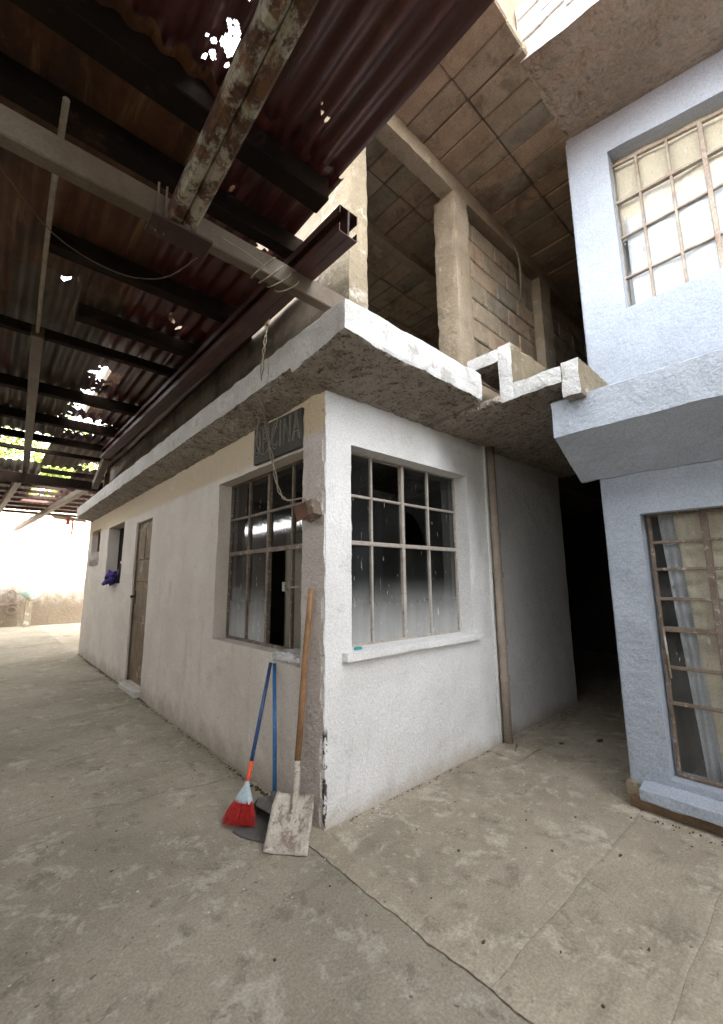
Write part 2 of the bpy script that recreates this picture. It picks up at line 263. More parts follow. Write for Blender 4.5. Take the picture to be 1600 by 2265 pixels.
class MB:
    def __init__(s): s.v = []; s.f = []; s.m = []
    def add(s, vs, fs, mi=0):
        o = len(s.v); s.v += [Vector(v) for v in vs]; s.f += [tuple(i + o for i in f) for f in fs]; s.m += [mi] * len(fs)
    def box(s, x0, x1, y0, y1, z0, z1, mi=0):
        s.add([(x0, y0, z0), (x1, y0, z0), (x1, y1, z0), (x0, y1, z0), (x0, y0, z1), (x1, y0, z1), (x1, y1, z1), (x0, y1, z1)],
              [(0, 3, 2, 1), (4, 5, 6, 7), (0, 1, 5, 4), (1, 2, 6, 5), (2, 3, 7, 6), (3, 0, 4, 7)], mi); return s
    def bar(s, a, b, w, h, up=(0, 0, 1), mi=0):
        a, b = Vector(a), Vector(b); d = (b - a).normalized(); u = Vector(up); r = d.cross(u).normalized(); u = r.cross(d).normalized()
        vs = [p + r * i * w / 2 + u * j * h / 2 for p in (a, b) for i, j in ((-1, -1), (1, -1), (1, 1), (-1, 1))]
        s.add(vs, [(0, 1, 2, 3), (7, 6, 5, 4), (0, 4, 5, 1), (1, 5, 6, 2), (2, 6, 7, 3), (3, 7, 4, 0)], mi); return s
    def tube(s, pts, r, seg=8, mi=0, caps=True):
        pts = [Vector(p) for p in pts]; rs = r if isinstance(r, (list, tuple)) else [r] * len(pts); vs = []; fs = []
        pr = None
        for i, p in enumerate(pts):
            d = (pts[min(i + 1, len(pts) - 1)] - pts[max(i - 1, 0)]).normalized()
            if pr is None: pr = d.orthogonal().normalized()
            pr = (pr - d * pr.dot(d)).normalized(); q = d.cross(pr)
            vs += [p + (pr * math.cos(2 * math.pi * k / seg) + q * math.sin(2 * math.pi * k / seg)) * rs[i] for k in range(seg)]
        for i in range(len(pts) - 1):
            for k in range(seg):
                a = i * seg + k; b = i * seg + (k + 1) % seg; fs.append((a, b, b + seg, a + seg))
        if caps: fs += [tuple(range(seg))[::-1], tuple(range(len(vs) - seg, len(vs)))]
        s.add(vs, fs, mi); return s
    def prism(s, poly, ext, mi=0):
        n = len(poly); e = Vector(ext); vs = [Vector(p) for p in poly] + [Vector(p) + e for p in poly]
        s.add(vs, [tuple(range(n)), tuple(range(n, 2 * n))[::-1]] + [(i, (i + 1) % n, (i + 1) % n + n, i + n) for i in range(n)], mi); return s
    def out(s, name, mats, parent=None, **k): return obj(name, s.v, s.f, mats, parent, fm=s.m, **k)

def nv(p, f, a, seed=0):
    q = Vector(p) * f + Vector((seed * 13.1, seed * 7.7, seed * 3.3)); return noise.noise_vector(q) * a

def lin(a, b, step):
    n = max(1, int(round(abs(b - a) / step))); return [a + (b - a) * i / n for i in range(n + 1)]

def rbox(name, x0, x1, y0, y1, z0, z1, mats, parent=None, step=.08, amp=.006, freq=6, seed=1, fm=None, warp=None, edge=0, **k):
    """box of worn masonry: welded grid faces pushed about by noise, edges knocked back a little"""
    X, Y, Z = lin(x0, x1, step), lin(y0, y1, step), lin(z0, z1, step)
    idx = {}; vs = []; fs = []; ms = []
    def V(p):
        key = tuple(round(c, 4) for c in p)
        if key not in idx:
            q = Vector(p)
            ends = [(abs(p[i] - a) < 1e-5, abs(p[i] - b) < 1e-5) for i, (a, b) in enumerate(((x0, x1), (y0, y1), (z0, z1)))]
            if sum(1 for e in ends if any(e)) >= 2 and edge:
                kk = max(0, noise.noise(q * 7 + Vector((seed, 0, 0)))) * edge + edge * .25
                for i, e in enumerate(ends):
                    if e[0]: q[i] += kk
                    if e[1]: q[i] -= kk
            q += nv(p, freq, amp, seed) + nv(p, freq * 4, amp * .4, seed + 3)
            if warp: q = warp(q)
            idx[key] = len(vs); vs.append(q)
        return idx[key]
    def face(A, B, fix, order, tagn):
        for i in range(len(A) - 1):
            for j in range(len(B) - 1):
                c = []
                for a, b in ((A[i], B[j]), (A[i + 1], B[j]), (A[i + 1], B[j + 1]), (A[i], B[j + 1])):
                    p = [0, 0, 0]; p[order[0]] = a; p[order[1]] = b; p[order[2]] = fix; c.append(V(p))
                fs.append(tuple(c)); ms.append(fm.get(tagn, 0) if fm else 0)
    face(Y, Z, x0, (1, 2, 0), '-x'); face(Y, Z, x1, (1, 2, 0), '+x'); face(X, Z, y0, (0, 2, 1), '-y'); face(X, Z, y1, (0, 2, 1), '+y')
    face(X, Y, z0, (0, 1, 2), '-z'); face(X, Y, z1, (0, 1, 2), '+z')
    return obj(name, vs, fs, mats, parent, fm=ms, **k)

def wall(name, O, U, N, us, vs_, t, holes, mats, parent=None, step=.1, amp=.004, freq=5, seed=1, vstep=None, **k):
    """masonry wall with real openings: front skin with noise relief, reveals, back skin. U along, Z up, N out of the face"""
    O, U, N = Vector(O), Vector(U), Vector(N); W = Vector((0, 0, 1))
    cu = sorted(set(us + [h[0] for h in holes] + [h[1] for h in holes])); cv = sorted(set(vs_ + [h[2] for h in holes] + [h[3] for h in holes]))
    def sub(c, st):
        r = []
        for a, b in zip(c, c[1:]): r += lin(a, b, st)[:-1]
        return r + [c[-1]]
    A, B = sub(cu, step), sub(cv, vstep or step)
    P = {}; verts = []; faces = []
    def V(i, j, d):
        kx = (i, j, d)
        if kx not in P:
            p = O + U * A[i] + W * B[j] - N * (t * d); e = noise.noise(p * freq + Vector((seed, 0, 0))) * amp + noise.noise(p * freq * 4) * amp * .4
            q = p + (N * e if d == 0 else Vector())
            P[kx] = len(verts); verts.append(q)
        return P[kx]
    def solid(i, j):
        if i < 0 or j < 0 or i >= len(A) - 1 or j >= len(B) - 1: return False
        u, v = (A[i] + A[i + 1]) / 2, (B[j] + B[j + 1]) / 2
        return not any(h[0] < u < h[1] and h[2] < v < h[3] for h in holes)
    for i in range(len(A) - 1):
        for j in range(len(B) - 1):
            if not solid(i, j): continue
            faces.append((V(i, j, 0), V(i + 1, j, 0), V(i + 1, j + 1, 0), V(i, j + 1, 0)))
            faces.append((V(i, j, 1), V(i, j + 1, 1), V(i + 1, j + 1, 1), V(i + 1, j, 1)))
            for (di, dj, a, b) in ((-1, 0, (i, j), (i, j + 1)), (1, 0, (i + 1, j), (i + 1, j + 1)), (0, -1, (i, j), (i + 1, j)), (0, 1, (i, j + 1), (i + 1, j + 1))):
                if not solid(i + di, j + dj): faces.append((V(*a, 0), V(*b, 0), V(*b, 1), V(*a, 1)))
    return obj(name, verts, faces, mats, parent, **k)

def window(parent, O, U, N, xs, zs, fmat, gmat, bar=.022, dep=.03, thick_x=(), thick_z=(), broken={}, skip=(), label=None, wn='window'):
    """steel casement: one frame mesh of bars, each pane its own pane of glass (4 mm thick) under it"""
    O, U, N = Vector(O), Vector(U), Vector(N); W = Vector((0, 0, 1))
    mb = MB()
    def P(u, z, d=0): return O + U * u + W * z + N * d
    for i, x in enumerate(xs):
        b = bar * (1.7 if i in thick_x else 1)
        mb.bar(P(x, zs[0] - bar / 2), P(x, zs[-1] + bar / 2), b, dep * (1.25 if i in thick_x else 1), N)
    for j, z in enumerate(zs):
        b = bar * (1.6 if j in thick_z else 1)
        mb.bar(P(xs[0], z, .001), P(xs[-1], z, .001), b, dep * (1.2 if j in thick_z else .92), N)
    f = mb.out('window_frame', fmat, parent, bev=.003)
    for i in range(len(xs) - 1):
        for j in range(len(zs) - 1):
            if (i, j) in skip: continue
            a, b, c, d = xs[i] + bar * .3, xs[i + 1] - bar * .3, zs[j] + bar * .3, zs[j + 1] - bar * .3
            pts = broken.get((i, j)) or [(0, 0), (1, 0), (1, 1), (0, 1)]
            tl = random.uniform(-.002, .002); tl2 = random.uniform(-.002, .002)
            q = MB(); q.prism([P(a + (b - a) * px, c + (d - c) * pz, -.004 + tl * px + tl2 * pz) for px, pz in pts], N * -.004)
            q.out('pane', gmat, f)
    return f

# ------------------------------------------------------------------ ground
far = MB(); far.add([(-300, -300, -.06), (300, -300, -.06), (300, 300, -.06), (-300, 300, -.06)], [(0, 1, 2, 3)])
ground = far.out('ground', M['earth'], kind='structure')
def crackx(y): return -.13 + .112 * min(1, max(0, y / .12)) + .025 * noise.noise(Vector((y * 3.1, 4, 0))) + .012 * noise.noise(Vector((y * 11, 9, 0))) + .008 * noise.noise(Vector((y * 26, 2, 0))) + .004 * noise.noise(Vector((y * 70, 2, 0)))
def wig(x, s, a=.012): return a * noise.noise(Vector((x * 3.3, s, 0))) + a * .4 * noise.noise(Vector((x * 14, s, 3)))
def gz(p): return .005 * noise.noise(Vector((p[0] * 1.1, p[1] * 1.1, 5))) + .0022 * noise.noise(Vector((p[0] * 6, p[1] * 6, 1)))
def slab(xa, xb, ya, yb, nx, ny, z=0.0, name='concrete_slab', m_='ground'):
    """floor slab with wavering edges: xa, xb functions of y; ya, yb functions of x"""
    vs = []; fs = []
    for j in range(ny + 1):
        for i in range(nx + 1):
            s, t = i / nx, j / ny
            y0 = ya(0) + (yb(0) - ya(0)) * t
            x = xa(y0) + (xb(y0) - xa(y0)) * s
            y = ya(x) + (yb(x) - ya(x)) * t
            ed = min(i, nx - i, j, ny - j) == 0
            vs.append((x, y, z + gz((x, y)) - (.004 if ed else 0)))
    for j in range(ny):
        for i in range(nx): a = j * (nx + 1) + i; fs.append((a, a + 1, a + nx + 2, a + nx + 1))
    n = len(vs); ring = [i for i in range(nx + 1)] + [j * (nx + 1) + nx for j in range(1, ny + 1)] + [ny * (nx + 1) + i for i in range(nx - 1, -1, -1)] + [j * (nx + 1) for j in range(ny - 1, 0, -1)]
    vs += [(vs[i][0], vs[i][1], -.055) for i in ring]
    for k in range(len(ring)): fs.append((ring[k], n + k, n + (k + 1) % len(ring), ring[(k + 1) % len(ring)]))
    return obj(name, vs, fs, M[m_], ground, smooth=False)
G = .0045
K = lambda v: (lambda q: v)
j1 = lambda x: -1.14 + wig(x, 1); j2 = lambda x: -1.59 + wig(x, 2); jl = lambda x: 1.02 - .28 * min(0, max(-1, x + .3)) * 1 + wig(x, 3, .05)
GW = lambda y: G * (.75 + .9 * noise.noise(Vector((y * 9, 6, 0))))
slab(lambda y: crackx(y) + GW(y), K(9), lambda x: j1(x) + .0008, K(3.5), 90, 170)
slab(lambda y: crackx(y) + G, K(2.2), lambda x: j2(x) + .0006, lambda x: j1(x) - .0008, 60, 24)
slab(lambda y: crackx(y) + G, K(2.2), K(-8), lambda x: j2(x) - .0006, 40, 240)
slab(K(-1.9), lambda y: crackx(y) - G - (.012 if y > .1 else 0), K(-8), lambda x: jl(x) - .0005, 40, 400, m_='ground_old_shaded')
slab(K(-1.9), lambda y: -.010 + .012 * noise.noise(Vector((3, y * 5, 0))) + .006 * noise.noise(Vector((3, y * 17, 0))), lambda x: jl(x) + .0005, K(16.6), 30, 120, .005, m_='ground_old_shaded')
slab(K(-9), K(-1.905), K(-8), K(16.6), 30, 60, m_='ground_old_shaded')
slab(K(-.004), K(9), K(8.32), K(16.6), 20, 20)

# ------------------------------------------------------------------ white ground-floor building
WB = thing('white_building', 'whitewashed low building on the corner with steel windows and rough concrete eaves', 'building')
wall('front_wall', (0, .0, 0), (1, 0, 0), (0, -1, 0), [.008, 1.98], [0, 2.70], .2, [(.22, 1.58, .96, 2.33)], M['white'], WB, step=.045, amp=.006)
wall('passage_wall', (0, .035, 0), (1, 0, 0), (0, -1, 0), [1.975, 3.62], [0, 2.70], .2, [], M['white'], WB, step=.06, amp=.007, seed=5)
wall('passage_end_wall', (3.62, .04, 0), (0, 1, 0), (1, 0, 0), [.2, 3.5], [0, 2.70], .15, [], M['shade_tone'], WB, step=.3, amp=.006, seed=6)
SW = wall('side_wall', (.012, 0, 0), (0, 1, 0), (-1, 0, 0), [.25, 8.3], [0, 2.70], .2,
     [(.26, 1.69, .90, 2.32), (3.80, 4.57, .09, 2.26), (5.30, 6.40, 1.40, 2.37), (7.12, 7.95, 1.74, 2.44)], M['cream'], WB, step=.07, amp=.008, seed=3)
wall('end_wall', (.0, 8.3, 0), (1, 0, 0), (0, 1, 0), [.2, 3.6], [0, 2.70], .15, [], M['cream'], WB, step=.3, amp=.006, seed=8)
# corner pier: rough buff plaster on the yard side, white paint on the front, chipped along the arris
def chipw(q):
    if q.x < .03 and q.y < .03:
        a = max(0, noise.noise(Vector((3, 1, q.z * 6))) + .1) * .035 + max(0, .5 - q.z) * .035 * max(0, noise.noise(Vector((1, 8, q.z * 9))) + .35)
        q.x += a * .9; q.y += a * .3
    return q
pier = rbox('corner_pier', 0, .222, .004, .256, 0, 2.70, [M['cornerp'], M['white_arris']], WB, step=.016, amp=.007, freq=9, seed=2, fm={'-y': 1}, warp=chipw)
# roof slab with rough soffit (its underside tips up a little toward the outer edge)
def soff(q):
    if q.z < 2.80:
        q.z += -.03 + .24 * max(0, -q.x) if q.x < 0 and q.y > 0 else -.03 + .10 * max(0, -q.y) + .1 * max(0, -q.x)
        q.z += .012 * noise.noise(Vector((q.x * 9, q.y * 9, 2))) + .007 * noise.noise(Vector((q.x * 26, q.y * 26, 7)))
    return q
rbox('roof_slab', -.27, 1.08, -.53, .30, 2.70, 2.935, [M['slabg'], M['slabw'], M['soffit']], WB, step=.024, amp=.0045, freq=11, seed=4, fm={'-y': 1, '-z': 2, '-x': 0, '+x': 2}, warp=soff, edge=.011)
rbox('roof_slab', -.27, .30, .302, 8.15, 2.70, 2.935, [M['slabg'], M['slabw'], M['soffit']], WB, step=.04, amp=.005, freq=11, seed=4, fm={'-z': 2}, warp=soff, edge=.010)
rbox('roof_slab', 1.082, 3.75, -.66, .30, 2.665, 2.74, [M['soffit']], WB, step=.05, amp=.010, freq=9, seed=9, edge=.02)
rbox('roof_slab', .302, 9, .302, 8.3, 2.70, 2.93, [M['soffit']], WB, step=.5, amp=.003, seed=9)
MB().box(3.752, 9, -.66, .30, 2.68, 2.76).out('passage_ceiling', M['shade_tone'], WB)
MB().box(2.705, 9, -1.10, -.665, 2.66, 2.74).out('passage_ceiling', M['shade_tone'], WB)
MB().box(7.5, 7.6, -1.3, 3.6, 0, 2.75).out('passage_back_wall', M['shade_tone'], WB)
MB().box(3.76, 7.5, 3.55, 3.65, 0, 2.70).out('passage_back_wall', M['shade_tone'], WB)
# front window
window(WB, (0, .14, 0), (1, 0, 0), (0, -1, 0), [.20, .53, .87, 1.19, 1.57], [.965, 1.67, 2.01, 2.33], M['framew'], M['glass'], bar=.019, thick_x=(2,), thick_z=(1,),
       broken={(1, 2): [(0, 0), (.92, .02), (.88, .10), (.86, .2), (.03, .24), (0, .2)], (2, 1): [(0, 0), (.06, .06), (.07, .72), (.2, .86), (.45, .78), (.68, .58), (.84, .30), (.93, .12), (.97, 0), (1, 0), (1, 1), (0, 1)]})
sb = rbox('window_sill', .14, 1.64, -.055, .13, .905, .958, M['white'], WB, step=.04, amp=.004, seed=12, edge=.008)
# side window, one casement open
window(WB, (.15, 0, 0), (0, 1, 0), (-1, 0, 0), [.27, .60, .96, 1.31, 1.68], [.91, 1.66, 1.98, 2.31], M['frame'], M['glass'], bar=.022, thick_x=(2,), thick_z=(1,),
       skip=((1, 0),), broken={(0, 0): [(0, 0), (.3, 0), (.28, 1), (0, 1)]})
lt = MB(); lt.bar((.12, .45, 1.36), (.12, .64, 1.36), .012, .012); lt.box(.09, .125, .615, .65, 1.33, 1.40); lt.out('window_catch', M['framew'], WB, bev=.003)
rbox('broken_sill', -.03, .14, .262, .57, .86, .925, [M['slabw']], WB, step=.022, amp=.018, freq=14, seed=21, edge=.02)
# office room behind the glass
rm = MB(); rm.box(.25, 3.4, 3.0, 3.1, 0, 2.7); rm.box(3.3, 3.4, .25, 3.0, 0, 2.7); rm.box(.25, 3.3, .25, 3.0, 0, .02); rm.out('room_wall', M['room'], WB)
pb = MB(); pb.box(.9, 1.5, 1.9, 1.93, 0, 1.95); pb.out('partition_board', M['board'], WB)
# yard door
dr = MB(); dr.box(.055, .09, 3.81, 4.56, .10, 2.25)
door = dr.out('door', M['door'], WB, bev=.004)
for y0, y1, z0, z1 in ((3.87, 4.16, 1.72, 2.17), (4.20, 4.50, 1.72, 2.17), (3.87, 4.50, 1.42, 1.66), (3.87, 4.50, .95, 1.36), (3.87, 4.50, .2, .88)):
    q = MB(); q.box(.044, .06, y0, y1, z0, z1); q.out('door_panel', M['door'], door, bev=.008)
q = MB()
for a in ((.035, .09, 3.785, 3.815, .09, 2.27), (.035, .09, 4.555, 4.585, .09, 2.27), (.035, .09, 3.815, 4.555, 2.245, 2.275)): q.box(*a)
q.out('door_frame', M['frame'], WB, bev=.003)
q = MB(); q.tube([(.05, 4.50, 1.22), (-.01, 4.50, 1.22), (-.02, 4.43, 1.21)], .014); q.box(.03, .05, 4.47, 4.53, 1.12, 1.30); q.out('door_handle', M['black'], door)
q = MB(); q.box(-.06, .09, 3.8, 4.57, .0, .085); q.out('door_step', M['slabg'], WB, bev=.012)
# two small openings further back
q = MB()
for i in range(5): y = 7.17 + i * .18; q.box(.12, .14, y, y + .07, 1.74, 2.44)
q.out('window_slat', M['brownsteel'], WB)
q = MB(); q.box(.185, .205, 5.3, 6.4, 1.40, 2.37); q.out('window_shutter', M['dark'], WB)
# down pipe and drain cover
DP = thing('downpipe', 'peeling brown rain downpipe running down the white wall by the passage', 'pipe', (1.945, -.05, 0))
def rel(o, r):
    for v in o.data.vertices: v.co -= r.location
    return o
rel(MB().tube([(1.945, -.05, .01), (1.943, -.05, .75), (1.94, -.05, 1.6), (1.935, -.05, 2.66)], .038, 14).out('pipe_length', M['pipe'], DP, smooth=True), DP)
for z in (.52, .83, 1.42, 1.78): rel(MB().tube([(1.943, -.05, z), (1.943, -.05, z + .05)], .045, 14).out('pipe_collar', M['pipe'], DP), DP)
rel(MB().box(1.875, 1.895, -.022, -.002, .0, 2.68).out('pipe_fin', M['white'], DP), DP)
DC = thing('drain_cover', 'square concrete drain cover with a wire lifting loop under the downpipe', 'drain cover', (1.85, -.16, 0))
rel(rbox('cover_plate', 1.68, 2.03, -.29, -.03, -.01, .016, M['ground'], DC, step=.05, amp=.004, seed=14), DC)
rel(MB().tube([(1.82, -.17, .012)] + [(1.86 + .05 * math.cos(a), -.17 + .02 * math.cos(a), .014 + .045 * math.sin(a)) for a in [math.pi * (1 - k / 8) for k in range(9)]], .006, 6).out('lifting_loop', M['frame'], DC), DC)

# zig-zag concrete steps between slab and ledge
CS = thing('concrete_steps', 'white edged folded concrete steps bridging the two buildings above the passage', 'steps', (1.1, -.6, 2.7))
def stp(y0, y1, z0, z1, sd_, nm='step'):
    return rel(rbox(nm, 1.10, 2.7, y0, y1, z0, z1, [M['concpale'], M['slabw'], M['soffit']], CS, step=.026, amp=.006, freq=12, seed=sd_, fm={'-x': 1, '-z': 2}, edge=.007), CS)
stp(-.652, -.385, 3.0, 3.105, 41, 'tread'); stp(-.755, -.648, 2.668, 3.11, 42, 'riser'); stp(-1.09, -.750, 2.672, 2.79, 43, 'tread'); stp(-1.20, -1.085, 2.56, 2.80, 44, 'riser')
rel(rbox('brick', 1.12, 1.30, -.742, -.66, 3.10, 3.135, M['brick'], CS, step=.03, amp=.008, seed=45, edge=.01), CS)

# ------------------------------------------------------------------ unfinished upper storey
US = thing('unfinished_storey', 'unfinished bare concrete block storey with columns standing on the white slab', 'building')
CZ = 4.97
rbox('column', -.05, .115, -.31, .02, 2.93, 4.95, [M['concpale']], US, step=.03, amp=.0045, freq=11, seed=51, edge=.010)
rbox('column', 1.15, 1.375, -.305, -.08, 2.93, 4.80, [M['conc']], US, step=.03, amp=.006, freq=11, seed=52, edge=.012)
rbox('column', 2.78, 3.06, -.30, -.05, 2.75, 4.95, [M['conc']], US, step=.04, amp=.005, freq=11, seed=53, edge=.010)
rbox('column', -.06, .12, 6.7, 6.95, 2.93, 4.2, [M['concpale']], US, step=.08, amp=.008, seed=54, edge=.018)
rbox('beam', -.05, 4.2, -.305, -.17, 4.79, 4.96, [M['conc']], US, step=.045, amp=.005, freq=11, seed=55, edge=.008)
rbox('beam', -.1, 4.2, .55, .66, 4.87, 4.96, [M['conc']], US, step=.06, amp=.01, seed=56, edge=.01)
MB().box(-.3, 9, -1.10, 8.3, CZ - .003, CZ + .2).out('ceiling_slab', M['mortar'], US)
MB().box(-.3, 9, -1.10, -.98, CZ + .2, 6.3).out('fascia_wall', M['conc'], US)
pool = {}
def blockmesh(i, sx, sy, sz):
    key = (i, round(sx, 3), round(sy, 3), round(sz, 3))
    if key not in pool:
        b = MB(); b.box(-sx / 2, sx / 2, -sy / 2, sy / 2, -sz / 2, sz / 2); o = b.out('tmp', BLK[i], bev=.010)
        me = o.data; bpy.data.objects.remove(o); me.name = 'concrete_block'; pool[key] = me
    return pool[key]
def block(x, y, z, sx, sy, sz, name='concrete_block', parent=None, jit=.004):
    o = bpy.data.objects.new(name, blockmesh(random.choice((0, 0, 1, 2, 3)), sx, sy, sz)); col.objects.link(o); o.parent = parent or US
    o.location = (x + random.uniform(-.003, .003), y + random.uniform(-.003, .003), z + random.uniform(-jit, jit)); o.rotation_euler = (random.uniform(-.01, .01), random.uniform(-.01, .01), random.uniform(-.008, .008)); return o
for i in range(19):
    for j in range(8):
        x, y = .055 + .205 * i, -.9475 + .445 * j
        if x > 1.7 and y < -1.2: continue
        block(x, y, CZ + .02, random.choice((.190, .196, .202, .206)), random.choice((.43, .437, .444)), .07, 'ceiling_block', jit=.007)
MB().box(1.38, 5.6, -.185, -.05, 2.74, 4.97).out('partition_core', M['mortar'], US)
for r in range(11):
    for c in range(-1, 4):
        x0 = 1.385 + (c + (.5 if r % 2 else 0)) * .405; x1 = min(x0 + .395, 2.775); x0 = max(x0, 1.385)
        if x1 - x0 > .06: block((x0 + x1) / 2, -.14, 2.85 + r * .205, x1 - x0, .13, .195, 'wall_block')
for r in range(11):
    for c in range(6):
        block(3.07 + .2 + c * .405, -.135, 2.85 + r * .205, .395, .13, .195, 'wall_block')
q = MB(); q.box(-.0, 5.6, 3.2, 3.35, 4.55, 4.97); q.box(3.2, 5.6, 3.2, 3.35, 2.93, 4.55); q.box(5.5, 5.62, -1.0, 3.2, 2.75, 4.97); q.out('back_wall', M['conc'], US)  # left open low down, unseen, to let daylight onto the ceiling
wall('parapet_wall', (.0, 0, 0), (0, 1, 0), (-1, 0, 0), [.03, 6.7], [2.93, 4.96], .12, [], mat('streaked_dark_concrete', (.27, .22, .165), (.19, .15, .11), 2, dirt=[((.09, .075, .058), .46, .66, 3, .7)], streak=[((.08, .065, .05), .52, .72, 4, .6)], bump=(30, .6, .012), rough=.9), US, step=.15, amp=.006, seed=57)
MB().tube([(2.05 + .42 * t, -.21 - .10 * math.sin(math.pi * t), 4.93 - .55 * t * t) for t in [k / 10 for k in range(11)]], .012, 6).out('loose_conduit', M['concpale'], US, smooth=True)
wd = MB()
for k in range(6): wd.bar((3.2 + .1 * k, -.75 + .03 * k, 2.78 + .06 * k), (3.9 + .05 * k, -.5, 3.2 + .1 * (k % 3)), .06, .04)
tag(wd.out('scrap_timber', M['dark']), 'dark scrap timber heaped in the shade beyond the block partition', 'timber')

# ------------------------------------------------------------------ blue building
BB = thing('blue_building', 'pale blue two storey building with steel gridded windows on the right', 'building')
BX = 1.63
def tilt(o):                       # upper storey heads fall slightly away from the passage
    for v in o.data.vertices:
        if v.co.z > 4.0: v.co.z += .20 * (v.co.y + 1.1) * min(1, (v.co.z - 4.0) / .6)
    return o
tilt(wall('front_wall', (BX, -1.09, 0), (0, -1, 0), (-1, 0, 0), [0, 7.9], [0, 2.2, 5.0], .2, [(.21, 2.0, .20, 1.825), (.275, 2.0, 3.295, 4.66)], M['blue'], BB, step=.06, amp=.006, seed=61))  # runs on unseen behind the lens to shut out side light
wall('passage_side_wall', (BX, -1.09, 0), (1, 0, 0), (0, 1, 0), [.03, 7], [0, 5.0], .15, [], M['shade_tone'], BB, step=.4, amp=.004, seed=62)
# end of the wall shows blue paint round the corner
MB().box(BX + .012, BX + .25, -1.096, -1.078, 0, 4.93).out('corner_return', M['blue'], BB)
MB().box(BX + .21, 9, -8.95, -1.25, 5.0, 5.3).out('roof_slab', M['conc'], BB)
MB().box(1.60, 1.84, -9, -1.12, 5.43, 6.9).out('added_sun_block', M['eave'], BB)  # unseen block added to stop sun passing over the blue roof
MB().box(1.85, 9, -7.1, -1.25, 2.3, 2.5).out('floor_slab', M['shade_tone'], BB)
q = MB(); q.box(3.6, 3.7, -7.1, -1.25, 0, 5.0); q.box(1.84, 3.6, -7.1, -7.0, 0, 5.0); q.box(1.84, 3.6, -3.3, -3.22, 0, 5.0); q.out('room_wall', M['room'], BB)
# ledge with splayed underside
led = [(1.20, 0, 2.345), (1.20, 0, 2.59), (1.25, 0, 2.615), (1.64, 0, 2.64), (1.64, 0, 2.10), (1.61, 0, 2.10)]
def ledge(name, poly, y0, y1, m_, seed, step=.05):
    n = len(poly); Y = lin(y0, y1, step); vs = []; fs = []
    fine = []
    for a, b in zip(poly, poly[1:] + poly[:1]):
        A, B = Vector(a), Vector(b); k = max(1, int((B - A).length / .05)); fine += [A.lerp(B, i / k) for i in range(k)]
    n = len(fine)
    for y in Y:
        for p in fine: q = Vector((p.x, y, p.z)); vs.append(q + nv(q, 7, .008, seed) + nv(q, 28, .004, seed))
    for j in range(len(Y) - 1):
        for i in range(n): a, b = j * n + i, j * n + (i + 1) % n; fs.append((a, b, b + n, a + n))
    fs += [tuple(range(n)), tuple(range(len(vs) - n, len(vs)))]
    return obj(name, vs, fs, m_, BB)
ledge('ledge', led, -.965, -8.95, M['bluew'], 63)
ea = [(.84, 0, 4.95), (.84, 0, 5.42), (1.8, 0, 5.42), (1.8, 0, 4.97), (1.63, 0, 4.955)]
eo = ledge('eave', ea, -1.105, -8.95, [M['eave'], M['slabw']], 64)
for p in eo.data.polygons:
    if abs(p.normal.x) > .8 and p.center.x < 1: p.material_index = 1
for v in eo.data.vertices: v.co.z += .20 * (v.co.y + 1.1)
for r in range(3):
    for c in range(9):
        y0 = -1.12 - (c + (.5 if r % 2 else 0)) * .31
        b = MB(); b.box(.825, .86, y0 - .30, y0, 5.12 + r * .1 + .2 * (y0 + .95), 5.21 + r * .1 + .2 * (y0 + .95)); b.out('brick', M['slabw'], BB, bev=.006)
# upper window
zu = [3.30, 3.57, 3.90, 4.22, 4.58]
uw = window(BB, (1.715, -1.09, 0), (0, -1, 0), (-1, 0, 0), [.272, .43, .615, .80, .985, 1.17, 1.355, 1.54, 1.725, 2.0], zu, M['frameo'], M['glass2'], bar=.016, thick_x=(3, 7), thick_z=(3,))
for o in [uw] + list(uw.children): tilt(o)
# lower window, nearly to the floor
lw = window(BB, (1.73, -1.09, 0), (0, -1, 0), (-1, 0, 0), [.235, .525, .80, 1.08, 1.36, 1.64, 2.0], [.215, .63, .845, 1.08, 1.27, 1.46, 1.635, 1.82], M['frame'], M['glass2'], bar=.02, thick_x=(1,), thick_z=(3,))
def sillw(q): return q
rbox('window_sill', 1.535, 1.70, -3.2, -1.15, .065, .185, M['blue'], BB, step=.05, amp=.006, seed=66, edge=.012,
     warp=lambda q: Vector((q.x, q.y, q.z - (.05 * (1.70 - q.x) / .165 if q.z > .12 else 0))))
rbox('wall_footing', 1.585, 1.70, -6.5, -1.075, -.02, .07, M['terr'], BB, step=.06, amp=.008, seed=67, edge=.01)
rbox('wall_footing', 1.60, 1.68, -1.15, -1.06, -.02, .14, M['conc'], BB, step=.03, amp=.006, seed=68, edge=.01)
MB().bar((1.715, -1.345, .78), (1.71, -1.335, 1.09), .014, .012).out('loose_batten', M['concpale'], BB)

def curtain(name, label, x, y0, y1, z0, z1, m_, fold, skew=0, n=60, wav=9):
    vs = []; fs = []; rows = 12
    for j in range(rows + 1):
        t = j / rows
        for i in range(n + 1):
            s = i / n; y = y0 + (y1 - y0) * s
            y += skew * (1 - t) * (1 - s)
            vs.append((x + fold * math.sin(s * wav * 6.283 + .6 * noise.noise(Vector((s * 5, t * 2, 1)))) * (1.2 - .5 * t) + .02 * noise.noise(Vector((s * 3, t * 3, 4))), y, z0 + (z1 - z0) * t))
    for j in range(rows):
        for i in range(n): a = j * (n + 1) + i; fs.append((a, a + 1, a + n + 2, a + n + 1))
    o = obj(name, vs, fs, m_, smooth=True)
    md = o.modifiers.new('thickness', 'SOLIDIFY'); md.thickness = .004
    return tag(o, label, 'curtain')
curtain('curtain', 'white curtain behind the lower panes of the upstairs window', 1.742, -1.40, -3.05, 3.24, 4.05, M['clothw'], .008, wav=7)
curtain('curtain', 'cream curtain behind the top panes of the upstairs window', 1.758, -1.37, -3.05, 3.9, 4.6, M['cloth'], .006, wav=6)
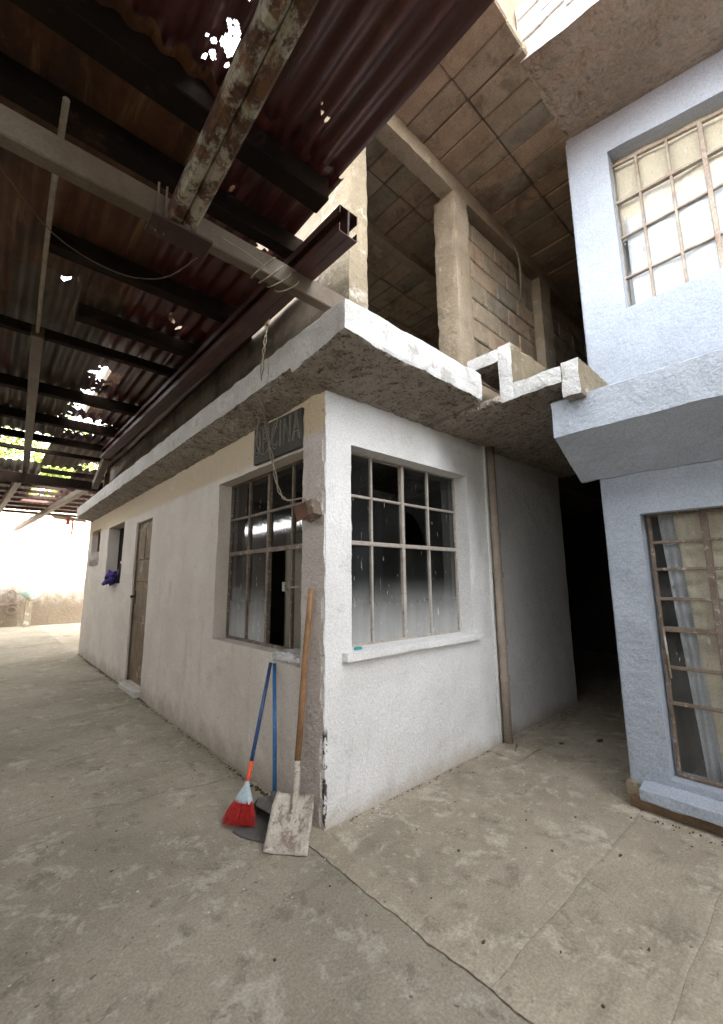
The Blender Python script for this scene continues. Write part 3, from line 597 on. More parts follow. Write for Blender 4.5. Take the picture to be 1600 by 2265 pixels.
curtain('curtain', 'cream curtain swept aside behind the ground floor window', 1.79, -1.44, -3.0, .15, 1.95, M['cloth'], .016, skew=-.10, wav=8)
curtain('curtain', 'thin grey white curtain strip hanging at the edge of the ground floor window', 1.83, -1.345, -1.60, .15, 1.95, M['clothw'], .012, skew=-.10, wav=3)

# ------------------------------------------------------------------ shed roof over the yard
SR = thing('shed_roof', 'rusty corrugated sheet roof on dark beams covering the yard, with holes', 'roof')
PITCH = .112
HOLES = [(-1.05, -.72, .020), (-1.085, -.64, .009), (-1.045, -.79, .022), (-1.075, -.79, .008), (-1.03, -.66, .008), (-1.11, -.61, .010), (-1.06, -.93, .020), (-.63, -.80, .009), (-.61, -.775, .006), (-.575, -.77, .010), (-1.13, -.70, .007), (-1.10, -.69, .009),
         (-.43, .06, .04), (-.46, .02, .02), (-.78, -.18, .018), (-.82, 2.75, .10), (-.80, 2.95, .05), (-.84, 3.35, .10), (-.80, 3.75, .13), (-.70, 4.45, .05), (-.80, 4.5, .20), (-.95, 4.3, .05), (-.72, 4.75, .05),
         (-1.36, 1.25, .018), (-.72, .95, .018), (-.62, 1.3, .016), (-.55, 1.38, .02), (-.60, 2.2, .045), (-.5, 5.6, .03), (-.42, 6.4, .03), (-.25, 6.9, .16), (-.95, 6.2, .03)]
def sheet(x0, x1, y0, y1, z, m_, ragged=0, sl=0.0, dy=.07, seed=0, sag=.0):
    nx = max(8, int((x1 - x0) / (PITCH / 6))); ny = max(3, int((y1 - y0) / dy)); vs = []; fs = []
    for j in range(ny + 1):
        for i in range(nx + 1):
            x = x0 + (x1 - x0) * i / nx; y = y0 + (y1 - y0) * j / ny
            if ragged and j == 0: y += ragged * noise.noise(Vector((x * 14, seed, 0)))
            if ragged and j == ny: y += ragged * noise.noise(Vector((x * 14, seed, 5))) - ragged * .3
            vs.append((x, y, z + sl * (y - y0) + .011 * 1.45 * math.sin(2 * math.pi * x / PITCH) + sag * noise.noise(Vector((x * 1.7, y * 1.7, seed)))))
    for j in range(ny):
        for i in range(nx):
            cx = x0 + (x1 - x0) * (i + .5) / nx; cy = y0 + (y1 - y0) * (j + .5) / ny
            nb = [h for h in HOLES if math.hypot(cx - h[0], (cy - h[1]) * .7) < h[2] * 1.7 + .06]
            if nb:
                A, B, C_, D = (vs[q_] for q_ in (j * (nx + 1) + i, j * (nx + 1) + i + 1, (j + 1) * (nx + 1) + i + 1, (j + 1) * (nx + 1) + i))
                A, B, C_, D = Vector(A), Vector(B), Vector(C_), Vector(D); kx = 3; ky = max(3, int(dy / .006))
                for u in range(kx):
                    for v in range(ky):
                        pt = lambda s_, t_: A.lerp(B, s_).lerp(D.lerp(C_, s_), t_)
                        c0 = pt((u + .5) / kx, (v + .5) / ky)
                        if any(math.hypot(c0.x - hx, (c0.y - hy) * .7) < hr * (1 + 1.1 * noise.noise(Vector((c0.x * 20, c0.y * 13, hx))) + .5 * noise.noise(Vector((c0.x * 60, c0.y * 50, hx)))) for hx, hy, hr in nb): continue
                        k_ = len(vs); vs += [tuple(pt(u / kx, v / ky)), tuple(pt((u + 1) / kx, v / ky)), tuple(pt((u + 1) / kx, (v + 1) / ky)), tuple(pt(u / kx, (v + 1) / ky))]
                        fs.append((k_, k_ + 1, k_ + 2, k_ + 3))
                continue
            a = j * (nx + 1) + i; fs.append((a, a + 1, a + nx + 2, a + nx + 1))
    o = obj('roof_sheet', vs, fs, m_, SR, smooth=True); return o
near_x = [-5.6, -4.75, -3.9, -3.05, -2.2, -1.75, -1.0, -.35]
for i, (a, b) in enumerate(zip(near_x, near_x[1:])):
    f = a > -2.3
    if i == 3:
        sheet(a - .02, b + .02, -1.35, -.44, 3.60, M['red'], .05, dy=.1, seed=3); sheet(a - .02, b + .02, -3.1, -2.1, 3.60, M['red'], .05, dy=.1, seed=33)
    else: sheet(a - .02, b + (.02 if b < -.4 else 0), -3.1, -.50, 3.60 + .004 * (i % 2), M['red'], .05, dy=.02 if f else .3, seed=i)
    sheet(a - .02, b + (.02 if b < -.4 else 0), -9.0, -3.0, 3.60 + .022 + .004 * (i % 2), M['red'], .03, dy=.3, seed=i + 20)  # unseen rear sheets, carried further back to cut light under the roof
far_rows = [(-.62, 1.25), (1.1, 3.35), (3.2, 5.25), (5.1, 7.3), (7.15, 9.2), (9.05, 11.1), (10.95, 13.4)]
far_x = [-5.6, -4.6, -3.6, -2.6, -1.62, -.98, -.42, .1]
for r, (a, b) in enumerate(far_rows):
    for i, (x0, x1) in enumerate(zip(far_x, far_x[1:])):
        if r == 3 and i == 4: continue
        if r in (4, 5) and i == 5: continue
        if i == 6 and r < 4: x1 = -.015 if r else -.37
        if i == 6 and r >= 4: x1 = .36
        mm = (M['rust'], M['grey_sheet'], M['red'])[(0 if (r == 0 and i < 5) else (1 if i == 4 else (2 if i >= 5 and r < 3 else random.choice((0, 1)))))]
        sheet(x0 - .03, x1 + .02, a, b, 3.545 + .012 * (r % 2) + .004 * (i % 2), mm, .07, sl=-.004, dy=.045 if (i >= 4 and r < 4) else .12, seed=r * 9 + i, sag=.02)
for r, (a, b) in enumerate(far_rows[4:]):
    for x0 in (.37, 1.3, 2.2, 3.1, 4.0, 4.9): sheet(x0, x0 + .95, max(a, 8.42), b, 3.545 + .012 * (r % 2), random.choice((M['rust'], M['grey_sheet'])), .05, dy=.3, seed=x0 * 3 + r)
sheet(-.42, -.015, .03, 1.25, 3.565, M['red'], 0, seed=77)
def purlin(y, z, x0, x1, w_, h_, m_, name='purlin', dz=0):
    return MB().bar((x0, y, z), (x1, y, z + dz), w_, h_).out(name, m_, SR, bev=.006)
purlin(-.50, 3.50, -5.6, -.40, .12, .15, M['dark']); purlin(-.12, 3.45, -5.6, -.30, .09, .12, M['dark'])
purlin(-2.6, 3.50, -5.6, -.38, .1, .13, M['dark']); purlin(-1.75, 3.52, -5.6, -.38, .06, .06, M['dark'])
for y, x0, w_, h_ in ((.80, -1.50, .10, .12), (1.52, -1.25, .10, .11), (2.05, -5.6, .07, .08), (3.32, -5.6, .10, .11), (4.35, -5.6, .10, .11), (5.25, -5.6, .08, .09), (5.98, -5.6, .06, .06), (7.4, -.98, .07, .08), (8.2, -5.6, .08, .09)):
    purlin(y, 3.47, x0, -.2 if y < 6 else .2, w_, h_, M['dark'])
for y in (8.9, 9.6, 10.3, 11.0, 11.7, 12.4, 13.2, 14.2, 15.3): purlin(y, 3.44, -5.6, .45, .06, .07, M['redsteel'] if y < 13 else M['brownsteel'])
purlin(7.0, 3.20, -5.6, .0, .16, .16, M['dark'], 'tie_beam')
# box beam resting at the foot of the concrete column
MB().bar((-5.6, -.26, 3.085), (-.06, -.26, 3.095), .07, .125).out('box_beam', M['greysteel'], SR, bev=.006)
# double channel rafter: flaking white paint, lips meeting in the middle
def channel(a, b, w_, h_, t, m_, name, open_down=True):
    """folded C section between a and b: web and two flanges and lips"""
    q = MB(); a, b = Vector(a), Vector(b); d = (b - a).normalized(); r = d.cross(Vector((0, 0, 1))).normalized(); u = r.cross(d).normalized()
    def pl(o1, o2, w2, h2): q.bar(a + r * o1 + u * o2, b + r * o1 + u * o2, w2, h2, u)
    pl(0, h_ / 2 - t / 2, w_, t); pl(-w_ / 2 + t / 2, -t / 2, t, h_ - t); pl(w_ / 2 - t / 2, -t / 2, t, h_ - t)
    pl(-w_ / 2 + w_ * .2, -h_ / 2 + t / 2, w_ * .34, t); pl(w_ / 2 - w_ * .2, -h_ / 2 + t / 2, w_ * .34, t)
    return q.out(name, m_, SR)
for sx in (-.031, .031):
    MB().bar((-1.085 + sx, -.36, 3.005), (-1.05 + sx, -3.6, 3.46), .058, .09).out('rafter_channel', M['flake'], SR, bev=.012)
MB().bar((-1.21, -.34, 2.945), (-.95, -.34, 2.95), .12, .012).out('rafter_plate', M['darkrust'], SR)
MB().bar((-1.08, -.20, 2.95), (-1.08, -.20, 2.83), .012, .16).out('hanger_plate', M['darkrust'], SR)
for x in (-1.14, -1.175): MB().bar((x, -.318, 3.18), (x, -.318, 2.93), .008, .006, (0, 1, 0)).out('tie_strap', M['greysteel'], SR)
# eave beam of two lipped channels, open ends toward the lens
for sx, z in ((-.405, 3.2), (-.345, 3.2)):
    q = MB(); a, b = Vector((sx, -.69, 3.205)), Vector((sx + .02, 5.25, 3.39))
    d = (b - a).normalized(); r = Vector((1, 0, 0)); u = r.cross(d).normalized(); sg = -1 if sx < -.38 else 1
    for o1, o2, w2, h2 in ((0, .072, .056, .004), (0, -.072, .056, .004), (-.027, 0, .004, .148), (.027, .05, .004, .045), (.027, -.05, .004, .045)):
        q.bar(a + r * o1 * sg + u * o2, b + r * o1 * sg + u * o2, w2, h2, u)
    q.out('eave_channel', M['redsteel'], SR)
MB().bar((-.32, 5.25, 3.36), (-.18, 7.0, 3.20), .10, .14).out('eave_beam', M['brownsteel'], SR, bev=.005)
MB().bar((-.2, 7.0, 3.25), (-.9, 16.3, 3.25), .10, .12).out('rafter', M['brownsteel'], SR, bev=.005)
MB().bar((-1.25, 7.1, 3.3), (-1.6, 16.3, 3.3), .10, .12).out('rafter', M['brownsteel'], SR, bev=.005)
MB().bar((-2.4, 7.1, 3.3), (-2.6, 16.3, 3.3), .10, .12).out('rafter', M['brownsteel'], SR, bev=.005)
MB().bar((-.12, 6.3, 3.34), (-.12, 6.3, 2.93), .06, .06, (0, 1, 0)).out('prop', M['brownsteel'], SR)
MB().tube([(-1.53, -.26, 3.37), (-1.52, .3, 3.37), (-1.50, .9, 3.39), (-1.47, 1.6, 3.39), (-1.455, 2.0, 3.40)], .013, 8).out('thin_rafter', M['cable'], SR)
MB().bar((-1.455, 1.9, 3.40), (-1.20, 7.3, 3.36), .085, .09).out('rafter', M['brownsteel'], SR, bev=.005)
MB().bar((-1.74, 4.4, 3.42), (-1.68, 7.2, 3.38), .10, .10).out('rafter', M['brownsteel'], SR, bev=.005)
MB().bar((-4.0, -3.6, 3.42), (-4.0, 7.1, 3.42), .10, .12).out('rafter', M['dark'], SR)
for y in (-6.0, -.3, 7.0): MB().bar((-5.55, y, 0), (-5.55, y, 3.45), .14, .14, (0, 1, 0)).out('post', M['brownsteel'], SR, bev=.006)
MB().bar((-.38, -6.0, 0), (-.38, -6.0, 3.55), .1, .1, (0, 1, 0)).out('post', M['brownsteel'], SR, bev=.006)

# yard wall on the left (outside the frame) and far yard wall
tag(wall('yard_wall', (-6, -8, 0), (0, 1, 0), (1, 0, 0), [-1, 24.4], [0, 3.3], .2, [], M['shade_tone'], step=.6, amp=.02), 'dark block wall closing the covered yard on the shaded side', 'wall')
tag(wall('added_light_block_wall', (6, -9, 0), (-1, 0, 0), (0, 1, 0), [0, 12], [0, 3.4], .2, [], M['cream'], step=.6, amp=.02), 'unseen plastered wall added behind the viewpoint to cut light in the yard', 'wall')  # unseen wall added to cut light under the shed roof
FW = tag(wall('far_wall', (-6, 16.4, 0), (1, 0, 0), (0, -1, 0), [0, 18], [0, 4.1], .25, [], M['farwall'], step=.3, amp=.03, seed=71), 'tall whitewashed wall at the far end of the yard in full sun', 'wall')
def stroke(pts, r=.022):
    q = MB()
    for a, b in zip(pts, pts[1:]): q.bar((a[0], 16.355, a[1]), (b[0], 16.355, b[1]), .012, r * 2, (0, 0, 1))
    return q.out('graffiti', M['graf'], FW)
def arc(cx, cz, rx, rz, a0, a1, n=9): return [(cx + rx * math.cos(R_(a0 + (a1 - a0) * i / n)), cz + rz * math.sin(R_(a0 + (a1 - a0) * i / n))) for i in range(n + 1)]
for p in (arc(-1.15, 1.05, .14, .10, 180, 380), arc(-.8, 1.0, .13, .2, -60, 240), arc(-.75, .55, .13, .11, 0, 330), arc(-1.2, .45, .1, .2, 20, 200), arc(-1.6, .9, .2, .2, 0, 270), arc(-1.05, .3, .12, .18, 90, 330), [(-1.4, .72), (-.55, .78)]): stroke(p)
# post with a striped sack at the far wall
PS = thing('sack_post', 'short concrete post at the far wall with a pale striped sack tied on top', 'post', (-.33, 15.9, 0))
rel(rbox('post_shaft', -.43, -.25, 15.82, 15.98, 0, .95, M['concpale'], PS, step=.1, amp=.01, seed=72), PS)
sv = []; sf = []
for j in range(9):
    for i in range(14):
        a = 2 * math.pi * i / 14; t = j / 8; rr = .02 + .28 * math.sin(math.pi * min(1, t * .93 + .05)) ** .7
        p = Vector((-.30 + rr * math.cos(a), 15.88 + rr * .8 * math.sin(a), .90 + .5 * t)); sv.append(p + nv(p, 7, .05, 3))
for j in range(8):
    for i in range(14): sf.append((j * 14 + i, j * 14 + (i + 1) % 14, (j + 1) * 14 + (i + 1) % 14, (j + 1) * 14 + i))
sf += [tuple(range(14)), tuple(range(112, 126))]
tag(obj('sack', sv, sf, M['sack'], smooth=True), 'pale green striped sack slumped on the post by the far wall', 'sack')
# scrap awning with red tags beyond the slab end
AW = thing('scrap_awning', 'small bent metal awning with red strips hanging beyond the end of the slab', 'awning', (-.3, 8.6, 2.75))
q = MB(); q.bar((-.62, 8.7, 2.80), (-.05, 8.55, 2.74), .5, .012); rel(q.out('awning_sheet', M['brownsteel'], AW), AW)
for x, z0, wd_ in ((-.40, 2.62, .06), (-.30, 2.42, .03)): q = MB(); q.box(x, x + wd_, 8.43, 8.44, z0, 2.76); rel(q.out('red_strip', M['orange'], AW), AW)

# trees beyond the far wall
def tree(x, y, h, r, label, seed):
    T = thing('tree', label, 'tree', (x, y, -.05), 'trees beyond the far wall'); rnd = random.Random(seed)
    q = MB(); q.tube([(0, 0, 0), (.1, .05, h * .25), (.0, .1, h * .5), (.1, 0, h * .8)], [.22, .18, .13, .04], 10)
    for k in range(9):
        a = rnd.uniform(0, 6.28); z = h * rnd.uniform(.3, .7); l = r * rnd.uniform(.5, .9)
        q.tube([(0, .05, z), (math.cos(a) * l * .5, math.sin(a) * l * .5, z + l * .35), (math.cos(a) * l, math.sin(a) * l, z + l * .55)], [.08, .05, .015], 6)
    q.out('trunk', M['bark'], T, smooth=True)
    vs = []; fs = []
    cl = [(Vector((rnd.gauss(0, r * .45), rnd.gauss(0, r * .45), h * rnd.uniform(.38, 1.0))), rnd.uniform(.45, 1.0)) for _ in range(46)]
    for c, cr in cl:
        for _ in range(150):
            p = c + Vector((rnd.gauss(0, 1), rnd.gauss(0, 1), rnd.gauss(0, .8))) * cr * .5
            n_ = Vector((rnd.gauss(0, 1), rnd.gauss(0, 1), rnd.gauss(.5, 1))).normalized(); t_ = n_.orthogonal().normalized(); b_ = n_.cross(t_); l = rnd.uniform(.06, .12)
            k = len(vs); vs += [p - t_ * l, p + b_ * l * .45, p + t_ * l, p - b_ * l * .45]; fs.append((k, k + 1, k + 2, k + 3))
    me = bpy.data.meshes.new('crown'); me.from_pydata(vs, [], fs); me.materials.append(M['leaf'])
    o = bpy.data.objects.new('crown', me); col.objects.link(o); o.parent = T; o['kind'] = 'stuff'
tree(-1.6, 20.5, 9.0, 2.4, 'leafy tree directly behind the far wall seen through the larger roof gap', 1)
tree(1.6, 23, 9.5, 2.6, 'taller leafy tree set further behind the far wall', 2)
tree(-5.5, 22, 8.5, 2.6, 'leafy tree behind the outer end of the far wall', 3)
tree(.2, 19.2, 6.4, 1.7, 'smaller bushy tree close behind the far wall seen through the lower roof gap', 4)

# ------------------------------------------------------------------ small things
# sign
SG = thing('office_sign', 'dark hand painted OFICINA board fixed over the side window', 'sign', (-.01, .6, 2.46))
def quadbox(pts, t): return MB().prism([Vector(p) for p in pts], (t, 0, 0))
rel(quadbox([(-.02, .957, 2.345), (-.02, .257, 2.335), (-.02, .257, 2.625), (-.02, .957, 2.655)], .03).out('sign_board', M['sign'], SG, bev=.004), SG)
def text(s, size, m_, parent, mtx, name='lettering', outline=None, ext=.002, xs=1, sp=1.05):
    cu = bpy.data.curves.new('t', 'FONT'); cu.body = s; cu.size = size; cu.align_x = 'CENTER'; cu.align_y = 'CENTER'; cu.extrude = ext; cu.space_character = sp
    if outline: cu.fill_mode = 'NONE'; cu.bevel_depth = outline; cu.extrude = 0; cu.bevel_resolution = 1
    o = bpy.data.objects.new('t', cu); col.objects.link(o); bpy.context.view_layer.update()
    dg = bpy.context.evaluated_depsgraph_get(); me = bpy.data.meshes.new_from_object(o.evaluated_get(dg)); bpy.data.objects.remove(o)
    me.transform(Matrix.Diagonal((xs, 1, 1, 1))); me.transform(mtx); me.materials.clear(); me.materials.append(m_)
    b = bpy.data.objects.new(name, me); col.objects.link(b); b.parent = parent; return b
mtx = Matrix(((0, 0, -1, -.013), (-1, 0, 0, .007), (0, 1, 0, .033), (0, 0, 0, 1)))
text('OFICINA', .29, M['letter'], SG, mtx, outline=.0055, xs=.50, sp=1.25)
# junction box
JB = thing('junction_box', 'rusty broken junction box hanging open on the corner pier', 'electrical box', (-.05, .08, 1.85))
jm = Matrix.Rotation(R_(-20), 4, 'X') @ Matrix.Rotation(R_(14), 4, 'Z')
def jpart(name, boxes, m_):
    q = MB()
    for b in boxes: q.box(*b)
    q.v = [jm @ v for v in q.v]; return q.out(name, m_, JB, bev=.002)
jpart('box_shell', [(-.05, -.046, -.055, .055, -.05, .05), (-.05, .045, -.055, -.051, -.05, .05), (-.05, .045, .051, .055, -.05, .05), (-.05, .045, -.055, .055, -.05, -.046)], M['frame'])
jpart('box_lid', [(-.075, -.069, -.03, .075, -.065, .04)], M['rust'])
jpart('terminal', [(-.03, .03, -.03, .03, -.02, .03)], M['black'])
jpart('wall_plate', [(.03, .055, -.05, .05, .0, .09)], M['framew'])
# wires
HC = thing('hanging_cable', 'pale twisted cable dangling from the roof beam over the slab edge to the junction box', 'cable', (-.28, .3, 3.3))
pts = [(-.29, .26, 3.36), (-.30, .27, 3.2), (-.31, .28, 3.02), (-.305, .31, 2.93), (-.24, .44, 2.74), (-.13, .58, 2.62), (-.06, .66, 2.52), (-.045, .60, 2.3), (-.04, .52, 2.08), (-.04, .42, 1.98), (-.045, .30, 1.955), (-.05, .20, 1.95), (-.055, .12, 1.92), (-.05, .09, 1.88)]
def smoothp(p, n=5):
    p = [Vector(a) for a in p]; r = []
    for i in range(len(p) - 1):
        p0, p1, p2, p3 = p[max(i - 1, 0)], p[i], p[i + 1], p[min(i + 2, len(p) - 1)]
        for k in range(n):
            t = k / n; r.append(.5 * ((2 * p1) + (p2 - p0) * t + (2 * p0 - 5 * p1 + 4 * p2 - p3) * t * t + (3 * p1 - p0 - 3 * p2 + p3) * t ** 3))
    return r + [p[-1]]
for k in range(2):
    sp = [v + Vector((.008 * math.cos(i * .9 + k * 3.1), .012 * math.sin(i * .9 + k * 3.1), 0)) for i, v in enumerate(smoothp(pts))]
    rel(MB().tube(sp, .0045, 5).out('cable_strand', M['cable'], HC, smooth=True), HC)
rel(MB().tube(smoothp([(-.29, .26, 3.37), (-.295, .265, 3.25), (-.3, .27, 3.14)]), .012, 6).out('cable_sleeve', M['concpale'], HC, smooth=True), HC)
rel(MB().tube(smoothp([(-.16, .62, 2.63), (-.10, .75, 2.45), (-.05, .72, 2.38), (-.045, .60, 2.5), (-.06, .50, 2.62)]), .004, 5).out('loose_end', M['cable'], HC, smooth=True), HC)
CW = thing('coiled_wire', 'loops of pale wire wound round the box beam near the column', 'wire', (-.55, -.26, 3.09))
for k in range(4):
    a = [(-.62 + .05 * k + .16 * math.sin(t) * .4, -.26 + .062 * math.cos(t) * (1 + .04 * k), 3.085 + .085 * math.sin(t + .2 * k) - .01 * k) for t in [6.283 * i / 16 for i in range(17)]]
    rel(MB().tube(a, .0035, 5).out('wire_loop', M['cable'], CW), CW)
rel(MB().tube(smoothp([(-.62, -.33, 3.03), (-.75, -.34, 3.045), (-.88, -.335, 3.06)]), .003, 5).out('wire_tail', M['cable'], CW), CW)
tag(MB().tube(smoothp([(-1.75, -.22, 3.02), (-1.5, .2, 3.08), (-1.2, .35, 3.12), (-1.0, .2, 3.1), (-.95, -.2, 3.0)]), .003, 6).out('sagging_cable', M['brownsteel'], smooth=True), 'thin sagging cable strung below the roof sheets behind the box beam', 'cable')

# shovel
SH = thing('shovel', 'square mouthed shovel crusted with cement and long wooden handle leaning on the corner', 'shovel', (-.27, -.04, 0))
BLv, BRv, S = Vector((-.351, .051, .004)), Vector((-.197, -.13, .004)), Vector((.163, .150, .188))
sidev = BRv - BLv; nrm = sidev.cross(S).normalized()
if nrm.x > 0: nrm = -nrm
nu, nv_ = 12, 12; vs = []; fs = []
for lay in (0, 1):
    for j in range(nv_ + 1):
        for i in range(nu + 1):
            s, t = i / nu, j / nv_
            wdt = 1 - .10 * max(0, t - .75) / .25
            p = BLv + sidev * (.5 + (s - .5) * wdt) + S * t
            p += nrm * (.030 * (2 * abs(s - .5)) ** 2.5 * (.3 + .7 * t) + .018 * math.exp(-((s - .5) / .09) ** 2) * max(0, t - .25) + .004 * noise.noise(Vector((s * 6, t * 6, 1))))
            if t == 0: p += S * .02 * noise.noise(Vector((s * 7, 3, 0))) + Vector((0, 0, .004))
            vs.append(p + nrm * (-.004 * lay))
N1 = (nu + 1) * (nv_ + 1)
for j in range(nv_):
    for i in range(nu): a = j * (nu + 1) + i; fs.append((a, a + 1, a + nu + 2, a + nu + 1)); fs.append((a + N1, a + N1 + nu + 1, a + N1 + nu + 2, a + N1 + 1))
ring = list(range(nu + 1)) + [j * (nu + 1) + nu for j in range(1, nv_ + 1)] + [nv_ * (nu + 1) + i for i in range(nu - 1, -1, -1)] + [j * (nu + 1) for j in range(nv_ - 1, 0, -1)]
for k in range(len(ring)): a, b = ring[k], ring[(k + 1) % len(ring)]; fs.append((a, b, b + N1, a + N1))
rel(obj('blade', vs, fs, M['shovel'], SH, smooth=True), SH)
top = BLv + sidev * .5 + S
rel(MB().tube([top - S * .35 + nrm * .012, top + nrm * .016, (-.088, .135, .36)], [.012, .020, .021], 10).out('socket', M['shovel'], SH, smooth=True), SH)
rel(MB().tube([(-.090, .135, .345), (-.072, .128, .62), (-.056, .118, .95), (-.040, .105, 1.2), (-.033, .098, 1.355)], [.0195, .020, .0195, .019, .018], 12).out('handle', M['wood'], SH, smooth=True), SH)
# broom
BR = thing('broom', 'broom with red bristles, grey cap and dark blue stick leaning on the wall', 'broom', (-.33, .40, 0))
b0, b1 = Vector((-.335, .365, .0)), Vector((-.030, .578, .845)); dv = (b1 - b0).normalized()
P = lambda t: b0 + (b1 - b0) * t
rel(MB().tube([P(.345), P(.7), P(1.0)], .0125, 10).out('stick', M['steelblue'], BR, smooth=True), BR)
rel(MB().tube([P(.17), P(.36)], .014, 10).out('sleeve', M['orange'], BR, smooth=True), BR)
sd1 = Vector((.55, -.83, 0)); sd1 = (sd1 - dv * sd1.dot(dv)).normalized(); sd2 = dv.cross(sd1)
def capring(t, a, b): return [P(t) + sd1 * a * math.cos(6.283 * k / 14) + sd2 * b * math.sin(6.283 * k / 14) for k in range(14)]
cv = []; cf = []
rings = [capring(.255, .012, .012), capring(.22, .018, .018), capring(.185, .040, .024), capring(.155, .056, .03), capring(.125, .060, .032)]
for r in rings: cv += r
for j in range(len(rings) - 1):
    for k in range(14): cf.append((j * 14 + k, j * 14 + (k + 1) % 14, (j + 1) * 14 + (k + 1) % 14, (j + 1) * 14 + k))
cf += [tuple(range(14)), tuple(range(56, 70))]
rel(obj('cap', cv, cf, M['greycap'], BR, smooth=True), BR)
q = MB(); rnd = random.Random(5)
for k in range(520):
    a = rnd.uniform(0, 6.283); rr = math.sqrt(rnd.random()); r1, r2 = rr * math.cos(a), rr * math.sin(a)
    p0 = P(.15) + sd1 * r1 * .052 + sd2 * r2 * .026
    p1 = P(.012) + sd1 * r1 * .100 + sd2 * r2 * .060 + Vector((rnd.gauss(0, .007), rnd.gauss(0, .007), 0)); p1.z = max(.004, p1.z + rnd.uniform(-.004, .016))
    q.tube([p0, (p0 + p1) / 2 + sd1 * r1 * .008, p1], [.0022, .0022, .0014], 3)
rel(q.out('bristles', M['redbristle'], BR, kind='stuff'), BR)
# dustpan
PN = thing('dustpan', 'dusty dark grey dustpan with an upright bright blue handle behind the shovel', 'dustpan', (-.25, .25, 0))
fr = [(-.385, .335), (-.375, .27), (-.345, .20), (-.31, .14), (-.285, .105)]
q = MB(); poly = [(x, y, .004) for x, y in fr] + [(-.10, .22, .012), (-.105, .36, .012), (-.17, .44, .012)]
q.prism(poly, (0, 0, .006)); rel(q.out('pan_floor', M['panplastic'], PN), PN)
q = MB(); q.prism([(-.10, .22, .01), (-.105, .36, .01), (-.105, .36, .10), (-.10, .22, .10)], (.006, 0, 0)); q.prism([(-.105, .36, .01), (-.17, .44, .01), (-.17, .44, .08), (-.105, .36, .10)], (.004, .005, 0))
q.prism([(-.17, .44, .012), (-.38, .335, .012), (-.38, .335, .02), (-.17, .44, .08)], (.002, .006, 0)); q.prism([(-.10, .22, .012), (-.285, .108, .012), (-.285, .108, .02), (-.10, .22, .10)], (.003, -.006, 0))
q.prism([(-.10, .22, .098), (-.105, .36, .098), (-.17, .44, .078), (-.21, .40, .06), (-.2, .22, .07)], (0, 0, .005))
rel(q.out('pan_hood', M['panplastic'], PN), PN)
rel(MB().tube([(-.125, .325, .10), (-.09, .40, .42), (-.032, .525, .848)], .0135, 12).out('handle', M['brightblue'], PN, smooth=True), PN)
rel(MB().tube([(-.132, .315, .075), (-.122, .335, .14)], .020, 10).out('handle_socket', M['panplastic'], PN), PN)
# things on the ledges
def blob(name, c, r, m_, seed, amp=.35, fr_=3, n=16, k=10):
    vs = []; fs = []
    for j in range(k + 1):
        for i in range(n):
            th = math.pi * j / k; ph = 6.283 * i / n; u = Vector((math.sin(th) * math.cos(ph), math.sin(th) * math.sin(ph), math.cos(th)))
            s = 1 + amp * noise.noise(u * fr_ + Vector((seed, 0, 0))); vs.append(Vector(c) + Vector((u.x * r[0], u.y * r[1], u.z * r[2])) * s)
    for j in range(k):
        for i in range(n): fs.append((j * n + i, j * n + (i + 1) % n, (j + 1) * n + (i + 1) % n, (j + 1) * n + i))
    return obj(name, vs, fs, m_, smooth=True)
tag(blob('purple_rag', (-.01, 5.70, 1.48), (.10, .22, .085), M['purple'], 3, .7, 2.6), 'crumpled purple cloth slumped over the ledge of the small window', 'cloth')
for v in bpy.data.objects['purple_rag'].data.vertices:          # folds fanning from the ledge
    v.co.z += .025 * math.sin(v.co.y * 55) - (.10 * max(0, -.06 - v.co.x) / .1)
    v.co.x += .012 * math.sin(v.co.y * 80 + v.co.z * 30)
BT = thing('bottle', 'dark bottle with a pale cap standing in the small window beside the purple cloth', 'bottle', (.04, 5.42, 1.4))
MB().tube([(0, 0, .002), (0, 0, .2), (0, 0, .25), (0, 0, .31)], [.045, .045, .02, .017], 12).out('bottle_body', M['black'], BT, smooth=True)
MB().tube([(0, 0, .31), (0, 0, .345)], .02, 10).out('cap', M['fleck'], BT)
PT = thing('paint_pot', 'white paint pot standing in the farthest small window', 'pot', (.06, 7.62, 1.742))
MB().tube([(0, 0, 0), (0, 0, .26)], [.12, .125], 16).out('pot_body', M['pot'], PT, smooth=True)
MB().tube([(0, 0, .255), (0, 0, .275)], .132, 16).out('pot_rim', M['pot'], PT)
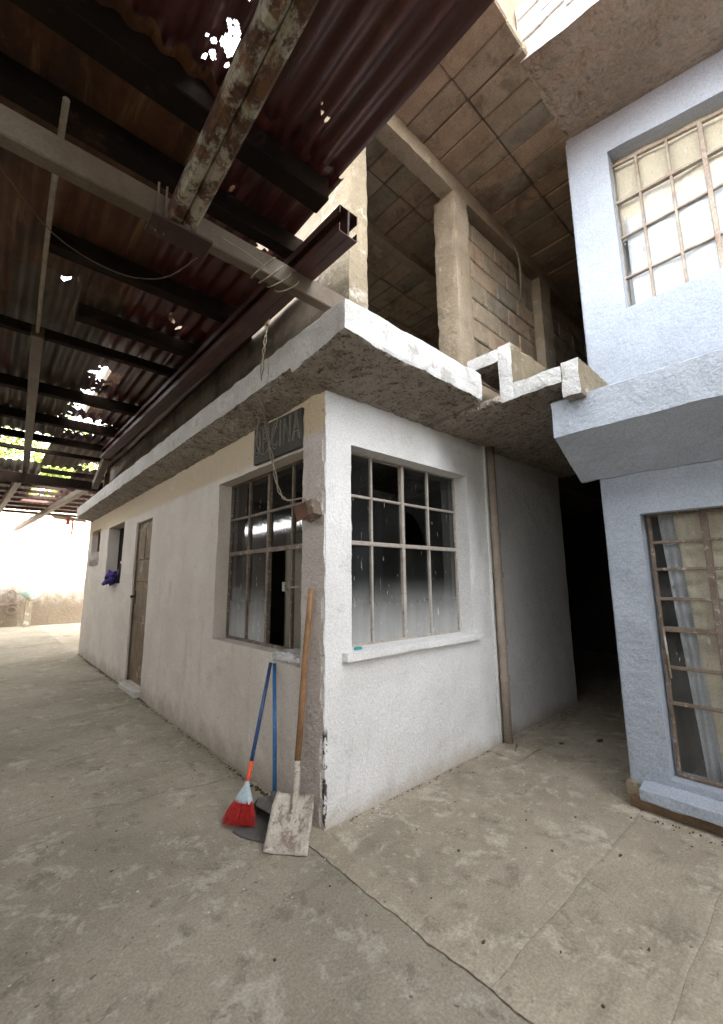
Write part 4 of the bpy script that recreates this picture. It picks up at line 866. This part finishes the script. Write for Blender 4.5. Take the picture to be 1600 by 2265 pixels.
tag(blob('soap_scrap', (.285, .012, .969), (.036, .02, .011), M['teal'], 9, .3, 2, 12, 8), 'small teal plastic scrap lying on the front window sill', 'scrap')

# litter and paint drips on the floor
rnd = random.Random(11)
q = MB()
def fleck(q, x, y, r, h=.004):
    n = rnd.randint(5, 7); a0 = rnd.uniform(0, 6.28); st = rnd.uniform(1, 2)
    pts = [(x + r * st * rnd.uniform(.6, 1.2) * math.cos(a0 + 6.283 * k / n), y + r * rnd.uniform(.6, 1.2) * math.sin(a0 + 6.283 * k / n), gz((x, y)) + (.005 if (y > 1.1 and x < -.1) else 0) - .001) for k in range(n)]
    q.prism(pts, (0, 0, h))
for _ in range(70):
    x, y = rnd.uniform(-1.6, 1.6), rnd.uniform(-2.0, 2.6)
    if x > 0 and y > -.05: continue
    fleck(q, x, y, rnd.choice((.003, .004, .004, .006)))
for x, y, r in ((.42, -.62, .009), (.78, -.95, .007), (1.0, -1.2, .008), (.02, -1.02, .006), (2.6, -.55, .03), (2.3, -.35, .02), (.95, -.72, .006), (1.2, -.9, .006)): fleck(q, x, y, r)
for _ in range(260):                            # crumbs swept up against the wall feet
    y = rnd.uniform(.1, 7.5) ** 1.0; fleck(q, -.015 - abs(rnd.gauss(0, .025)), y, rnd.uniform(.003, .009), .006)
for _ in range(120): fleck(q, rnd.uniform(.03, 3.5), -.012 - abs(rnd.gauss(0, .014)), rnd.uniform(.002, .005), .004)
for _ in range(90): fleck(q, 1.52 - abs(rnd.gauss(0, .03)), rnd.uniform(-3, -1.1), rnd.uniform(.002, .006), .005)
q.out('litter', M['litter'], kind='stuff')
q = MB()
for _ in range(60):
    t = rnd.random()
    if t < .5: x, y = rnd.uniform(-.55, -.05), rnd.uniform(-.35, .6)
    else: x, y = rnd.uniform(-1.5, 1.2), rnd.uniform(-1.8, 2.2)
    if x > -.02 and y > -.03: continue
    fleck(q, x, y, rnd.choice((.002, .002, .003, .005)), .003)
for k in range(40): fleck(q, rnd.uniform(.05, .6), rnd.uniform(-.16, -.02), rnd.uniform(.002, .005), .003)
q.out('paint_flecks', M['fleck'], kind='stuff')
